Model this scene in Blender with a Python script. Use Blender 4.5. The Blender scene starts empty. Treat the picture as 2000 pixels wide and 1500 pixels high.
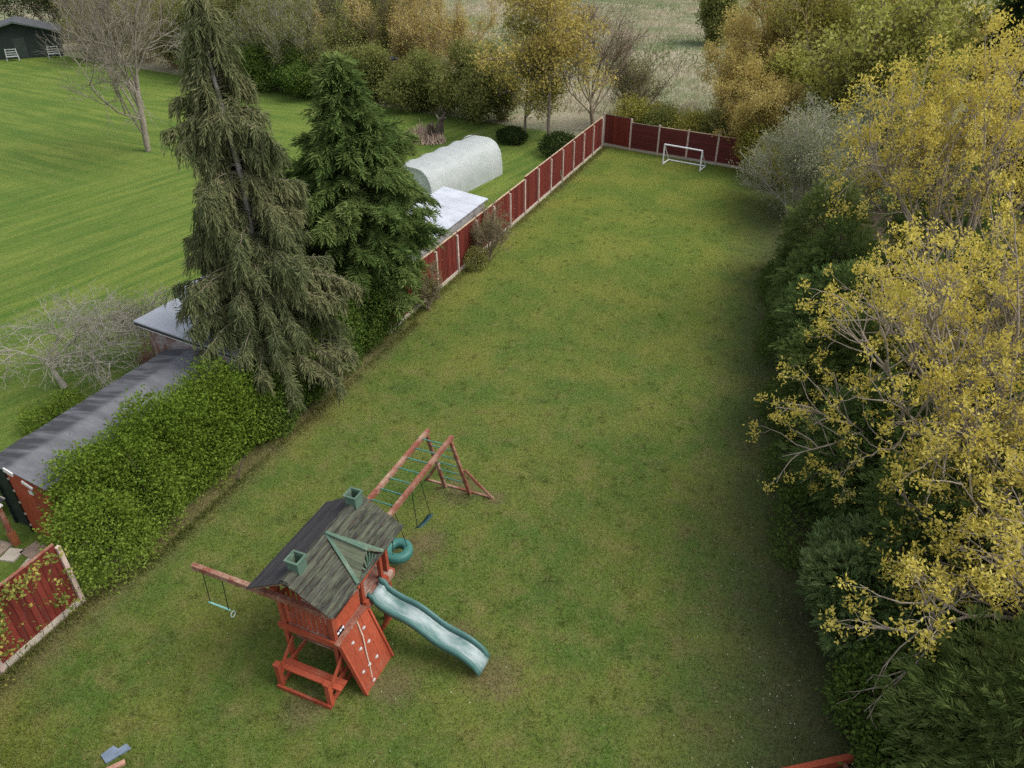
import bpy, math, random
import numpy as np
from mathutils import Matrix, Vector

random.seed(7)
rng = np.random.default_rng(11)
SC = bpy.context.scene
COL = SC.collection
rad = math.radians

# ------------------------------------------------------------------ camera
# yard frame: x across the garden (fence on the left at x = -13.7), y along the fence, z up
cam_d = bpy.data.cameras.new('camera'); cam = bpy.data.objects.new('camera', cam_d); COL.objects.link(cam)
PITCH, YAW, ROLL = 0.5732, rad(22.8), -0.0051
_f = Vector((-math.sin(YAW)*math.cos(PITCH), math.cos(YAW)*math.cos(PITCH), -math.sin(PITCH)))
_r = Vector((math.cos(YAW), math.sin(YAW), 0)); _u = _r.cross(_f)
_r2 = _r*math.cos(ROLL)+_u*math.sin(ROLL); _u2 = -_r*math.sin(ROLL)+_u*math.cos(ROLL)
m = Matrix((_r2, _u2, -_f)).transposed().to_4x4(); m.translation = Vector((0, 0, 13.43))
cam.matrix_world = m
cam_d.sensor_width = 36; cam_d.lens = 36*1449.2/2000; cam_d.clip_end = 2000
SC.camera = cam

# ------------------------------------------------------------------ sky and sun (bright overcast)
W = bpy.data.worlds.new('World'); SC.world = W; W.use_nodes = True
nt = W.node_tree; bg = nt.nodes['Background']
sky = nt.nodes.new('ShaderNodeTexSky'); sky.sky_type = 'NISHITA'; sky.sun_disc = False
SUN_EL, SUN_AZ = rad(52), rad(75)      # azimuth clockwise from +y: light from beyond the right-hand trees
sky.sun_elevation = SUN_EL; sky.sun_rotation = SUN_AZ
sky.air_density = 1.0; sky.dust_density = 3.0; sky.ozone_density = 1.0
hs = nt.nodes.new('ShaderNodeHueSaturation'); hs.inputs['Saturation'].default_value = 0.35
nt.links.new(sky.outputs[0], hs.inputs['Color']); nt.links.new(hs.outputs[0], bg.inputs['Color'])
bg.inputs['Strength'].default_value = 0.15
sun_d = bpy.data.lights.new('sun', 'SUN'); sun_d.energy = 1.2; sun_d.angle = rad(38); sun_d.color = (1.0, 0.95, 0.87)
sun = bpy.data.objects.new('sun', sun_d); COL.objects.link(sun)
sd = Vector((math.sin(SUN_AZ)*math.cos(SUN_EL), math.cos(SUN_AZ)*math.cos(SUN_EL), math.sin(SUN_EL)))
sun.rotation_euler = sd.to_track_quat('Z', 'Y').to_euler(); sun.location = (0, 0, 40)

SC.view_settings.view_transform = 'Standard'; SC.view_settings.look = 'None'
SC.view_settings.gamma = 1.0; SC.view_settings.exposure = 0.7
SC.view_settings.use_curve_mapping = False
SC.cycles.max_bounces = 6; SC.cycles.diffuse_bounces = 3; SC.cycles.transparent_max_bounces = 6
SC.cycles.use_denoising = False

# ------------------------------------------------------------------ materials
def new_mat(name, rough=0.8, spec=0.25):
    mt = bpy.data.materials.new(name); mt.use_nodes = True
    n = mt.node_tree; b = n.nodes['Principled BSDF']
    b.inputs['Roughness'].default_value = rough; b.inputs['Specular IOR Level'].default_value = spec
    return mt, n, b
def node(n, typ, **kw):
    x = n.nodes.new('ShaderNode'+typ)
    for k, v in kw.items():
        if k in x.inputs: 
            if hasattr(v, 'is_output') or isinstance(v, bpy.types.NodeSocket): n.links.new(v, x.inputs[k])
            else: x.inputs[k].default_value = v
        else: setattr(x, k, v)
    return x
def c4(c): return (c[0], c[1], c[2], 1.0)
def coords(n, scale=(1, 1, 1), kind='Object', rot=(0, 0, 0)):
    tc = node(n, 'TexCoord'); mp = node(n, 'Mapping'); n.links.new(tc.outputs[kind], mp.inputs[0])
    mp.inputs['Scale'].default_value = scale; mp.inputs['Rotation'].default_value = rot
    return mp.outputs[0]
def noise(n, vec, scale, detail=4, rough=0.55, dist=0.0):
    x = node(n, 'TexNoise'); n.links.new(vec, x.inputs['Vector'])
    x.inputs['Scale'].default_value = scale; x.inputs['Detail'].default_value = detail
    x.inputs['Roughness'].default_value = rough; x.inputs['Distortion'].default_value = dist
    return x.outputs[0]
def ramp(n, fac, stops):
    r = node(n, 'ValToRGB'); n.links.new(fac, r.inputs[0]); e = r.color_ramp.elements
    while len(e) < len(stops): e.new(0.5)
    for i, (p, c) in enumerate(stops):
        e[i].position = p; e[i].color = c4(c) if len(c) == 3 else c
    return r.outputs[0]
def mix(n, fac, a, b, mode='MIX'):
    x = node(n, 'MixRGB'); x.blend_type = mode
    for s, v in ((0, fac), (1, a), (2, b)):
        if isinstance(v, bpy.types.NodeSocket): n.links.new(v, x.inputs[s])
        else: x.inputs[s].default_value = v if s == 0 else c4(v)
    return x.outputs[0]
def math_(n, op, a, b=None, clamp=False):
    x = node(n, 'Math'); x.operation = op; x.use_clamp = clamp
    for s, v in ((0, a), (1, b)):
        if v is None: continue
        if isinstance(v, bpy.types.NodeSocket): n.links.new(v, x.inputs[s])
        else: x.inputs[s].default_value = v
    return x.outputs[0]
def bump(n, b, h, dist=0.02, st=0.6):
    x = node(n, 'Bump'); n.links.new(h, x.inputs['Height']); x.inputs['Distance'].default_value = dist
    x.inputs['Strength'].default_value = st; n.links.new(x.outputs[0], b.inputs['Normal'])

def leaf_mat(name, c1, c2, c3=None, trans=0.3, big=None):
    """leaf colour varies leaf by leaf (attribute t); big = (colour, metre scale, amount) slow drift over the plant"""
    mt = bpy.data.materials.new(name); mt.use_nodes = True; n = mt.node_tree; n.nodes.clear()
    at = node(n, 'Attribute'); at.attribute_name = 't'
    st = [(0.0, c1), (1.0, c2)] if c3 is None else [(0.0, c1), (0.5, c2), (1.0, c3)]
    col = ramp(n, at.outputs['Fac'], st)
    if big:
        f = noise(n, coords(n), big[1], 3)
        f = ramp(n, f, [(0.42, (0, 0, 0)), (0.62, (1, 1, 1))])
        col = mix(n, math_(n, 'MULTIPLY', f, big[2]), col, big[0])
    d = node(n, 'BsdfDiffuse'); t = node(n, 'BsdfTranslucent'); n.links.new(col, d.inputs[0]); n.links.new(col, t.inputs[0])
    ms = node(n, 'MixShader'); ms.inputs[0].default_value = trans
    n.links.new(d.outputs[0], ms.inputs[1]); n.links.new(t.outputs[0], ms.inputs[2])
    o = node(n, 'OutputMaterial'); n.links.new(ms.outputs[0], o.inputs[0])
    return mt
def wood_mat(name, c1, c2, c3=None, grain=(6, 6, 0.6), var=0.35, rough=0.8, wear=None, wscale=(1, 1, 1)):
    """grain runs along the thing's z, y or x depending on the scale triple; wear = (colour, lo, hi)"""
    mt, n, b = new_mat(name, rough)
    v = coords(n, grain); f = noise(n, v, 5, 6, 0.6)
    col = ramp(n, f, [(0.3, c1), (0.7, c2)])
    oi = node(n, 'ObjectInfo'); 
    k = math_(n, 'ADD', math_(n, 'MULTIPLY', oi.outputs['Random'], var), 1-var/2)
    col = mix(n, 1.0, col, k, 'MULTIPLY')
    if wear:
        g = noise(n, coords(n, wscale), 2.3, 6, 0.65)
        g2 = noise(n, v, 9, 4)
        g = math_(n, 'ADD', math_(n, 'MULTIPLY', g, 0.7), math_(n, 'MULTIPLY', g2, 0.3))
        col = mix(n, ramp(n, g, [(wear[1], (0, 0, 0)), (wear[2], (1, 1, 1))]), col, wear[0])
    n.links.new(col, b.inputs['Base Color']); bump(n, b, f, 0.004, 0.5)
    return mt
def plain_mat(name, c, rough=0.7, var=0.25, scale=3.0, metal=0.0, spec=0.3):
    mt, n, b = new_mat(name, rough, spec)
    f = noise(n, coords(n), scale, 5)
    lo = tuple(x*(1-var) for x in c); hi = tuple(min(1, x*(1+var)) for x in c)
    n.links.new(ramp(n, f, [(0.3, lo), (0.7, hi)]), b.inputs['Base Color'])
    b.inputs['Metallic'].default_value = metal
    bump(n, b, f, 0.004, 0.3)
    return mt

# ------------------------------------------------------------------ mesh helpers
def raw_mesh(name, V, F, mats, t=None, smooth=False):
    """V (n,3) float, F (m,k) int all faces with the same k"""
    V = np.ascontiguousarray(V, dtype=np.float32); F = np.ascontiguousarray(F, dtype=np.int32)
    me = bpy.data.meshes.new(name); k = F.shape[1]
    me.vertices.add(len(V)); me.vertices.foreach_set('co', V.ravel())
    me.loops.add(F.size); me.loops.foreach_set('vertex_index', F.ravel())
    me.polygons.add(len(F)); me.polygons.foreach_set('loop_start', np.arange(0, F.size, k, dtype=np.int32))
    me.polygons.foreach_set('loop_total', np.full(len(F), k, dtype=np.int32))
    if smooth: me.polygons.foreach_set('use_smooth', np.ones(len(F), dtype=bool))
    me.materials.append(mats)
    if t is not None:
        a = me.attributes.new('t', 'FLOAT', 'FACE'); a.data.foreach_set('value', np.asarray(t, dtype=np.float32))
    me.update(calc_edges=True)
    return me
def link(name, me, parent=None, loc=None):
    o = bpy.data.objects.new(name, me); COL.objects.link(o)
    if parent is not None: o.parent = parent
    if loc is not None: o.location = loc
    return o
def thing(name, label, cat, loc=(0, 0, 0), rotz=0.0, group=None):
    o = bpy.data.objects.new(name, None); COL.objects.link(o); o.location = loc; o.rotation_euler = (0, 0, rotz)
    o.empty_display_size = 0.2
    return tag(o, label, cat, group)
def tag(o, label, cat, group=None, kind=None):
    o['label'] = label; o['category'] = cat
    if group: o['group'] = group
    if kind: o['kind'] = kind
    return o
class MB:
    """collects boxes, beams and rods into one mesh"""
    def __init__(s): s.v = []; s.f = []
    def add(s, v, f):
        o = len(s.v); s.v += [tuple(p) for p in v]; s.f += [tuple(i+o for i in q) for q in f]; return s
    def box(s, a, b):
        (x0, y0, z0), (x1, y1, z1) = a, b
        v = [(x0, y0, z0), (x1, y0, z0), (x1, y1, z0), (x0, y1, z0), (x0, y0, z1), (x1, y0, z1), (x1, y1, z1), (x0, y1, z1)]
        return s.add(v, BOXF)
    def beam(s, p, q, w, h, up=(0, 0, 1)):
        p = Vector(p); q = Vector(q); d = (q-p).normalized(); up = Vector(up)
        sx = d.cross(up)
        if sx.length < 1e-4: sx = d.cross(Vector((1, 0, 0)))
        sx.normalize(); uy = sx.cross(d)
        v = []
        for c in (p, q):
            for a, b_ in ((-1, -1), (1, -1), (1, 1), (-1, 1)): v.append(c+sx*a*w/2+uy*b_*h/2)
        return s.add(v, [(0, 3, 2, 1), (4, 5, 6, 7), (0, 1, 5, 4), (1, 2, 6, 5), (2, 3, 7, 6), (3, 0, 4, 7)])
    def rod(s, p, q, r, n=8, r2=None):
        p = Vector(p); q = Vector(q); d = (q-p).normalized(); a = d.cross(Vector((0.3, 0.2, 1)))
        if a.length < 1e-3: a = d.cross(Vector((1, 0, 0)))
        a.normalize(); b = d.cross(a); r2 = r if r2 is None else r2; v = []
        for c, rr in ((p, r), (q, r2)):
            for i in range(n):
                t = 2*math.pi*i/n; v.append(c+a*math.cos(t)*rr+b*math.sin(t)*rr)
        f = [(i, (i+1) % n, n+(i+1) % n, n+i) for i in range(n)]+[tuple(range(n))[::-1], tuple(range(n, 2*n))]
        return s.add(v, f)
    def build(s, name, mat, parent=None, loc=None, smooth=False):
        me = bpy.data.meshes.new(name); me.from_pydata([tuple(p) for p in s.v], [], s.f); me.materials.append(mat)
        if smooth:
            for p in me.polygons: p.use_smooth = True
        me.update(); return link(name, me, parent, loc)
BOXF = [(0, 3, 2, 1), (4, 5, 6, 7), (0, 1, 5, 4), (1, 2, 6, 5), (2, 3, 7, 6), (3, 0, 4, 7)]
def bbox(a, b): return MB().box(a, b)
def bbeam(p, q, w, h, up=(0, 0, 1)): return MB().beam(p, q, w, h, up)
def brod(p, q, r, n=8, r2=None): return MB().rod(p, q, r, n, r2)

# ---- vegetation toolkit (numpy)
def unit(a): return a/np.maximum(np.linalg.norm(a, axis=-1, keepdims=True), 1e-9)
def rdir(n): return unit(rng.normal(size=(n, 3)))
def wob(P, seed, freq=1.0):
    """smooth pseudo-noise, about -1..1"""
    r = np.random.default_rng(seed); s = 0
    for i in range(6):
        k = r.normal(size=3)*freq*(1+0.5*i); s = s+np.sin(P@k+r.uniform(0, 6.28))/(1+0.35*i)
    return s/2.6
def leaf_quads(P, D, L, Wd, N=None):
    """flat pointed leaves: base P, axis D, length L, width Wd"""
    n = len(P); D = unit(D)
    if N is None: N = rdir(n)
    S = unit(np.cross(D, N)); L = np.broadcast_to(L, (n,))[:, None]; Wd = np.broadcast_to(Wd, (n,))[:, None]
    V = np.stack([P, P+D*L*0.45+S*Wd/2, P+D*L, P+D*L*0.45-S*Wd/2], 1).reshape(-1, 3)
    return V, np.arange(4*n).reshape(n, 4)
def fronds(P, D, L, m, wd, spread=0.7, droop=0.25, N=None):
    """each frond is a flat spray of m narrow leaflets along an axis"""
    n = len(P); D = unit(D)
    if N is None: N = unit(rng.normal(size=(n, 3))*0.7+np.array([0, 0, 1.0]))
    S = unit(np.cross(D, N)); L = np.broadcast_to(L, (n,)); Ps = []; Ds = []; Ls = []
    for j in range(m):
        t = (j+0.5)/m; sg = 1 if j % 2 else -1
        q = P+D*(L*t*0.75)[:, None]; q = q+np.array([0, 0, -1.0])*(droop*L*t*t)[:, None]
        a = spread*(1-0.8*t)+rng.normal(size=n)*0.12
        d = D*np.cos(a)[:, None]+S*(sg*np.sin(a))[:, None]+np.array([0, 0, -1.0])*(droop*t*1.3)
        Ps.append(q); Ds.append(d); Ls.append(L*(0.62-0.25*t)*rng.uniform(0.8, 1.2, n))
    P2 = np.concatenate(Ps); D2 = np.concatenate(Ds); L2 = np.concatenate(Ls); N2 = np.tile(N, (m, 1))+rdir(n*m)*0.3
    return leaf_quads(P2, D2, L2, wd*rng.uniform(0.7, 1.3, n*m), N2)
def tubes(paths):
    """paths: list of (pts (n,k,3), rad (n,k), sides) -> V, F"""
    Vs = []; Fs = []; o = 0
    for pts, rd, s in paths:
        n, k, _ = pts.shape
        if n == 0: continue
        T = np.gradient(pts, axis=1); T = unit(T); ref = unit(np.array([0.31, 0.17, 0.93])+0*T)
        A = np.cross(T, ref); bad = np.linalg.norm(A, axis=-1) < 0.05
        A[bad] = np.cross(T[bad], np.array([1.0, 0, 0])); A = unit(A); B = np.cross(T, A)
        th = np.arange(s)*2*np.pi/s
        R = A[:, :, None, :]*np.cos(th)[None, None, :, None]+B[:, :, None, :]*np.sin(th)[None, None, :, None]
        V = (pts[:, :, None, :]+R*rd[:, :, None, None]).reshape(-1, 3)
        idx = (np.arange(n*k*s)+o).reshape(n, k, s)
        a = idx[:, :-1, :]; b = np.roll(a, -1, 2); c = np.roll(idx[:, 1:, :], -1, 2); d = idx[:, 1:, :]
        Fs.append(np.stack([a, b, c, d], -1).reshape(-1, 4)); Vs.append(V); o += len(V)
    return np.concatenate(Vs), np.concatenate(Fs)
def grow(P, D, L, k, wig=0.15, up=0.0):
    """polylines from P along D with wobble and an upward (or drooping) pull"""
    n = len(P); D = unit(D); L = np.broadcast_to(L, (n,)); pts = [P]; seg = (L/k)[:, None]
    for i in range(k):
        D = unit(D+rng.normal(size=(n, 3))*wig+np.array([0, 0, up]))
        P = P+D*seg; pts.append(P)
    return np.stack(pts, 1)
def spawn(pts, m, t0, t1, ang, angsd=0.15, jitter=True):
    """m children per path: start points, directions, parent parameter"""
    n, k, _ = pts.shape
    t = rng.uniform(t0, t1, (n, m)) if jitter else np.tile(np.linspace(t0, t1, m), (n, 1))
    x = t*(k-1); i = np.minimum(x.astype(int), k-2); fr = (x-i)[..., None]
    r = np.arange(n)[:, None]; a = pts[r, i]; b = pts[r, i+1]
    P = a+(b-a)*fr; T = unit(b-a); Q = unit(np.cross(T, rdir(n*m).reshape(n, m, 3)))
    g = ang+rng.normal(size=(n, m, 1))*angsd
    D = T*np.cos(g)+Q*np.sin(g)
    return P.reshape(-1, 3), D.reshape(-1, 3), t.reshape(-1)
def taper(n, k, r0, r1): 
    r0 = np.broadcast_to(r0, (n,))[:, None]; r1 = np.broadcast_to(r1, (n,))[:, None]
    return r0+(r1-r0)*np.linspace(0, 1, k)[None, :]
def fit_paths(levels, H, R, z0=0.0):
    """scale all paths so the plant is H tall and R in mean outer radius"""
    allp = np.concatenate([p.reshape(-1, 3) for p in levels])
    h = np.percentile(allp[:, 2], 99.7); r = np.percentile(np.hypot(allp[:, 0], allp[:, 1]), 97)
    s = np.array([R/r, R/r, H/h])
    return [p*s for p in levels]
def skeleton(kind, seed):
    """branch paths of a broadleaf tree, unit-ish size"""
    global rng
    rng = np.random.default_rng(seed)
    if kind == 'maple':
        n0, l0, spec = 5, 0.5, [(5, .25, .44, .55, .22, .05), (5, .25, .26, .55, .3, .05), (5, .25, .16, .6, .35, .04), (2, .55, .08, .65, .4, .03)]
    elif kind == 'upright':
        n0, l0, spec = 1, 0.55, [(8, .2, .5, .42, .3, .12), (7, .25, .26, .55, .4, .08), (6, .2, .15, .6, .4, .05), (4, .2, .08, .6, .5, .02)]
    elif kind == 'full':
        n0, l0, spec = 1, 0.95, [(16, .10, .34, .95, .3, .10), (6, .25, .17, .7, .4, .06), (5, .2, .11, .7, .4, .04), (4, .2, .07, .6, .5, .02)]
    elif kind == 'winter':
        n0, l0, spec = 2, 0.5, [(6, .2, .70, .62, .22, .06), (6, .25, .34, .55, .3, .05), (5, .25, .20, .5, .35, .03), (4, .2, .12, .5, .35, .0)]
    elif kind == 'apple':
        n0, l0, spec = 1, 0.25, [(6, .6, .5, .95, .5, -.02), (7, .3, .3, .8, .6, -.02), (7, .2, .2, .8, .6, .03), (4, .2, .1, .8, .6, .05)]
    else:   # thicket of stems from the ground
        n0, l0, spec = 16, 0.75, [(6, .3, .35, .35, .25, .06), (5, .2, .2, .45, .3, .05), (5, .2, .11, .5, .4, .03)]
    P = np.zeros((n0, 3)); D = np.array([0, 0, 1.0])+rng.normal(size=(n0, 3))*(0.03 if n0 == 1 else 0.1 if n0 == 2 else 0.45 if n0 == 5 else 0.33)
    if n0 > 2: P[:, :2] = rng.normal(size=(n0, 2))*0.05
    lv = [grow(P, D, l0*rng.uniform(.8 if n0 < 10 else .5, 1.15 if n0 < 10 else 1.3, n0), 7, .06, .03)]
    for (mm, t0, ln, ang, wig, up) in spec:
        P, D, t = spawn(lv[-1], mm, t0, 1.0, ang, .2)
        L = ln*rng.uniform(.6, 1.2, len(P))*(1.15-0.45*t)
        lv.append(grow(P, D, L, 5 if len(lv) < 3 else 3, wig*.5, up))
    return lv
def tube_mesh(name, lv, r, mat, tips=0.35, min_r=0.004):
    out = []
    for i, p in enumerate(lv):
        r0 = r[i]; r1 = max(r[i]*tips, min_r); out.append((p, taper(len(p), p.shape[1], r0, r1), 7 if i == 0 else 5 if i == 1 else 3))
    V, F = tubes(out); return raw_mesh(name, V, F, mat, smooth=True)
def leafy(P, n_each, spread, L, Wd, outward=None, up=0.2):
    """clusters of leaves round the points P"""
    n = len(P)*n_each; C = np.repeat(P, n_each, 0)+rng.normal(size=(n, 3))*spread
    D = rdir(n)+np.array([0, 0, up])
    if outward is not None: D = D+np.repeat(outward, n_each, 0)
    return leaf_quads(C, D, L*rng.uniform(.5, 1.5, n), Wd*rng.uniform(.6, 1.45, n))
def blob_points(ells, n, depth, seed, lump=0.14, freq=1.6, zmin=0.02):
    """points through the outer layer of a union of lumpy ellipsoids (cx,cy,cz,rx,ry,rz); returns points and outward directions"""
    E = np.array(ells, float); a = (E[:, 3]*E[:, 4]+E[:, 3]*E[:, 5]+E[:, 4]*E[:, 5]); w = a/a.sum()
    Ps = []; Os = []; got = 0
    while got < n:
        k = n*2; i = rng.choice(len(E), k, p=w); d = rdir(k)
        r = 1-depth*rng.random(k)**1.6
        p = E[i, :3]+d*E[i, 3:]*r[:, None]; o = unit(d/E[i, 3:])
        p = p+o*(wob(p, seed, freq)*lump*E[i, 3:].min(1))[:, None]
        keep = p[:, 2] > zmin
        for e in E:                                # drop what lies deep inside another lobe
            q = (p-e[:3])/e[3:]; keep &= (q*q).sum(1) > (1-depth*1.3)**2
        p = p[keep]; o = o[keep]; Ps.append(p); Os.append(o); got += len(p)
        if len(p) == 0: break
    P = np.concatenate(Ps)[:n]; O = np.concatenate(Os)[:n]
    return P, O
def tval(n, P=None, seed=0, freq=1.0, amt=0.0):
    t = rng.beta(2.2, 2.2, n)
    if P is not None: t = np.clip(t+amt*wob(P, seed, freq), 0, 1)
    return t

# ------------------------------------------------------------------ palette
RED = wood_mat('red stained timber', (.25, .046, .022), (.37, .078, .036), grain=(5, 5, 1.2), var=.35, wear=((.30, .12, .075), .52, .72))
RED_OLD = wood_mat('faded red timber', (.16, .052, .034), (.27, .095, .062), grain=(5, 5, 1.2), var=.25, wear=((.36, .25, .18), .47, .62))
FENCE_RED = wood_mat('red brown fence boards', (.115, .021, .015), (.19, .034, .023), grain=(9, 9, .8), var=.55, wear=((.24, .10, .06), .66, .85))
FENCE_DARK = wood_mat('dark red lap boards', (.085, .018, .015), (.125, .026, .021), grain=(.8, .8, 9), var=.35)
CONC = plain_mat('weathered concrete', (.44, .39, .32), .9, .12, 5)
POSTM = plain_mat('pale pinkish post', (.50, .38, .33), .85, .2, 4)
CAPM = plain_mat('pale timber capping', (.48, .36, .25), .85, .25, 4)
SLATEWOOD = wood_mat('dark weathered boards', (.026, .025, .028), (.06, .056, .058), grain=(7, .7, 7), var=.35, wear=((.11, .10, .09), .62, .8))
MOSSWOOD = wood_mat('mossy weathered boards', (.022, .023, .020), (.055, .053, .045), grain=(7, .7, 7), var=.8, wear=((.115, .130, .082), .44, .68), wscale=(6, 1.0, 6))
MOSSPALE = wood_mat('pale mossy boards', (.085, .10, .065), (.15, .165, .105), grain=(.7, 7, 7), var=.5, wear=((.06, .06, .05), .55, .68))
GREENWOOD = wood_mat('green painted timber', (.060, .115, .082), (.105, .170, .122), grain=(5, 5, 2), var=.25, wear=((.23, .26, .19), .50, .68))
DECKW = wood_mat('worn deck boards', (.20, .085, .06), (.32, .16, .12), grain=(7, .7, 7), var=.3, wear=((.40, .32, .27), .46, .60))
GREENMETAL = plain_mat('green painted steel', (.07, .20, .15), .45, .2, 6)
TEAL = plain_mat('teal plastic', (.050, .170, .145), .45, .15, 3)
BLACKM = plain_mat('black plastic', (.012, .012, .013), .5)
WHITEM = plain_mat('white painted tube', (.76, .76, .80), .5, .06)
CHAINM = plain_mat('dark chain', (.03, .035, .03), .5)
ROPE = plain_mat('pale rope', (.55, .48, .38), .9)
STONEHOLD = plain_mat('grey climbing hold', (.46, .42, .40), .8, .25, 12)
NAVY = plain_mat('blue grey seat', (.03, .075, .085), .5)
BARK = plain_mat('grey brown bark', (.20, .165, .125), .9, .35, 7)
BARK_TREE = plain_mat('lichen grey bark', (.215, .19, .15), .9, .3, 6)
BARK_MAPLE = plain_mat('grey brown maple bark', (.31, .262, .205), .9, .3, 6)
BARK_PALE = plain_mat('pale bark', (.36, .33, .28), .9, .3, 6)
BARK_GREY = plain_mat('silver bark', (.40, .38, .35), .9, .3, 6)
BARK_DARK = plain_mat('dark bark', (.085, .065, .05), .9, .3, 8)
TWIG_BROWN = plain_mat('brown twigs', (.27, .215, .15), .9, .3, 5)
TWIG_RED = plain_mat('reddish twigs', (.27, .185, .145), .9, .3, 4)
TWIG_OCHRE = plain_mat('ochre twigs', (.35, .275, .165), .9, .3, 4)
TWIG_GREY = plain_mat('grey twigs', (.33, .305, .25), .9, .3, 4)

def slide_mat():
    mt, n, b = new_mat('worn slide plastic', .38, .4)
    v = coords(n, (1, 2.5, 1)); f = noise(n, v, 2.2, 5, .6)
    col = mix(n, ramp(n, f, [(.36, (0, 0, 0)), (.62, (1, 1, 1))]), (.090, .180, .165), (.30, .365, .365))
    n.links.new(col, b.inputs['Base Color']); return mt
SLIDE = slide_mat()
SLIDE_EDGE = plain_mat('slide edge plastic', (.066, .155, .140), .4, .15, 3)

# ---- ground materials
def lawn_colour(n, kind):
    v = coords(n)
    if kind == 'garden':
        a = noise(n, v, .42, 5, .6); b = noise(n, v, 1.7, 5, .65); c = noise(n, v, 14, 4, .7); d = noise(n, coords(n, (1, 1, 1), rot=(0, 0, .6)), .9, 4, .6)
        col = mix(n, ramp(n, a, [(.40, (0, 0, 0)), (.60, (1, 1, 1))]), (.086, .138, .028), (.138, .162, .036))
        col = mix(n, math_(n, 'MULTIPLY', ramp(n, b, [(.50, (0, 0, 0)), (.68, (1, 1, 1))]), .6), col, (.180, .162, .062))
        col = mix(n, math_(n, 'MULTIPLY', ramp(n, d, [(.56, (0, 0, 0)), (.72, (1, 1, 1))]), .6), col, (.066, .104, .028))
        e = noise(n, v, 4.5, 5, .7); col = mix(n, math_(n, 'MULTIPLY', ramp(n, e, [(.50, (0, 0, 0)), (.70, (1, 1, 1))]), .45), col, (.175, .170, .068))
        # fresher green towards the far goal, thin mossy turf beside the conifers and bare earth along the hedge foot
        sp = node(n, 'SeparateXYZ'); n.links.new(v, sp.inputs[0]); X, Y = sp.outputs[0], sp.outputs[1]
        far = ramp(n, math_(n, 'DIVIDE', math_(n, 'SUBTRACT', Y, 17), 16), [(0, (0, 0, 0)), (1, (1, 1, 1))])
        col = mix(n, math_(n, 'MULTIPLY', far, .8), col, mix(n, ramp(n, a, [(.38, (0, 0, 0)), (.62, (1, 1, 1))]), (.108, .158, .028), (.168, .190, .036)))
        for (px, py, rr) in ((-4.1, 8.75, .75), (-5.95, 7.75, .7), (-7.4, 10.7, .8), (-7.3, 13.7, .75), (-7.2, 11.6, .7), (-6.3, 13.75, .4), (-7.3, 6.6, .6), (-5.3, 9.3, .6)):
            dv = node(n, 'VectorMath'); dv.operation = 'DISTANCE'; n.links.new(v, dv.inputs[0]); dv.inputs[1].default_value = (px, py, 0)
            dd = math_(n, 'ADD', math_(n, 'DIVIDE', dv.outputs['Value'], rr), math_(n, 'MULTIPLY', math_(n, 'SUBTRACT', e, .5), 2.4))
            col = mix(n, math_(n, 'MULTIPLY', ramp(n, dd, [(.35, (1, 1, 1)), (1.0, (0, 0, 0))]), .6), col, (.150, .112, .066))
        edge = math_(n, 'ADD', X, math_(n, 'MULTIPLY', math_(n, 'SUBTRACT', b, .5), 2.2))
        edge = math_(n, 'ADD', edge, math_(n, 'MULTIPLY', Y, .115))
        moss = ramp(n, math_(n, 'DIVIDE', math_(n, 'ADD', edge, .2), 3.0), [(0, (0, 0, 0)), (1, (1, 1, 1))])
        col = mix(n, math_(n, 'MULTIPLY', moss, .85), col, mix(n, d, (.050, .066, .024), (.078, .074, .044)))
        he = math_(n, 'ADD', X, math_(n, 'MULTIPLY', math_(n, 'SUBTRACT', b, .5), 1.5))
        he = ramp(n, math_(n, 'DIVIDE', math_(n, 'ADD', he, 13.6), 1.05), [(.25, (1, 1, 1)), (1, (0, 0, 0))])
        yb = ramp(n, math_(n, 'DIVIDE', Y, 40), [(.05, (1, 1, 1)), (.50, (1, 1, 1)), (.57, (.25, .25, .25))])
        col = mix(n, math_(n, 'MULTIPLY', math_(n, 'MULTIPLY', he, yb), .55), col, (.165, .115, .072))
    else:
        a = noise(n, v, .28, 4, .6); 
        st = []
        for ang, sc in ((-80, 1.5), (8, 1.25)):     # mown up and down by the fence, crosswise further off
            vv = coords(n, (1, 1, 1), rot=(0, 0, rad(ang))); mp = node(n, 'Mapping'); n.links.new(vv, mp.inputs[0]); mp.inputs['Scale'].default_value = (.09, 1, 1)
            st.append(noise(n, mp.outputs[0], sc, 4, .6, .5))
        sp = node(n, 'SeparateXYZ'); n.links.new(v, sp.inputs[0])
        mk = math_(n, 'ADD', math_(n, 'MULTIPLY', sp.outputs[0], -1.0), math_(n, 'MULTIPLY', sp.outputs[1], .55))
        mk = math_(n, 'ADD', mk, math_(n, 'MULTIPLY', a, 10.0))
        mk = ramp(n, math_(n, 'DIVIDE', math_(n, 'SUBTRACT', mk, 58.0), 9.0), [(0, (0, 0, 0)), (1, (1, 1, 1))])
        stripe = mix(n, mk, st[0], st[1])
        c = noise(n, v, 7, 5, .7); b = noise(n, v, 1.4, 5, .6)
        col = mix(n, ramp(n, stripe, [(.38, (0, 0, 0)), (.62, (1, 1, 1))]), (.084, .142, .024), (.152, .196, .038))
        col = mix(n, math_(n, 'MULTIPLY', ramp(n, a, [(.42, (0, 0, 0)), (.68, (1, 1, 1))]), .4), col, (.060, .116, .022))
        col = mix(n, math_(n, 'MULTIPLY', ramp(n, b, [(.54, (0, 0, 0)), (.72, (1, 1, 1))]), .5), col, (.140, .156, .046))
    k = ramp(n, c, [(.25, (.70, .70, .70)), (.75, (1.3, 1.3, 1.3))])
    return mix(n, 1.0, col, k, 'MULTIPLY'), c
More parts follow.
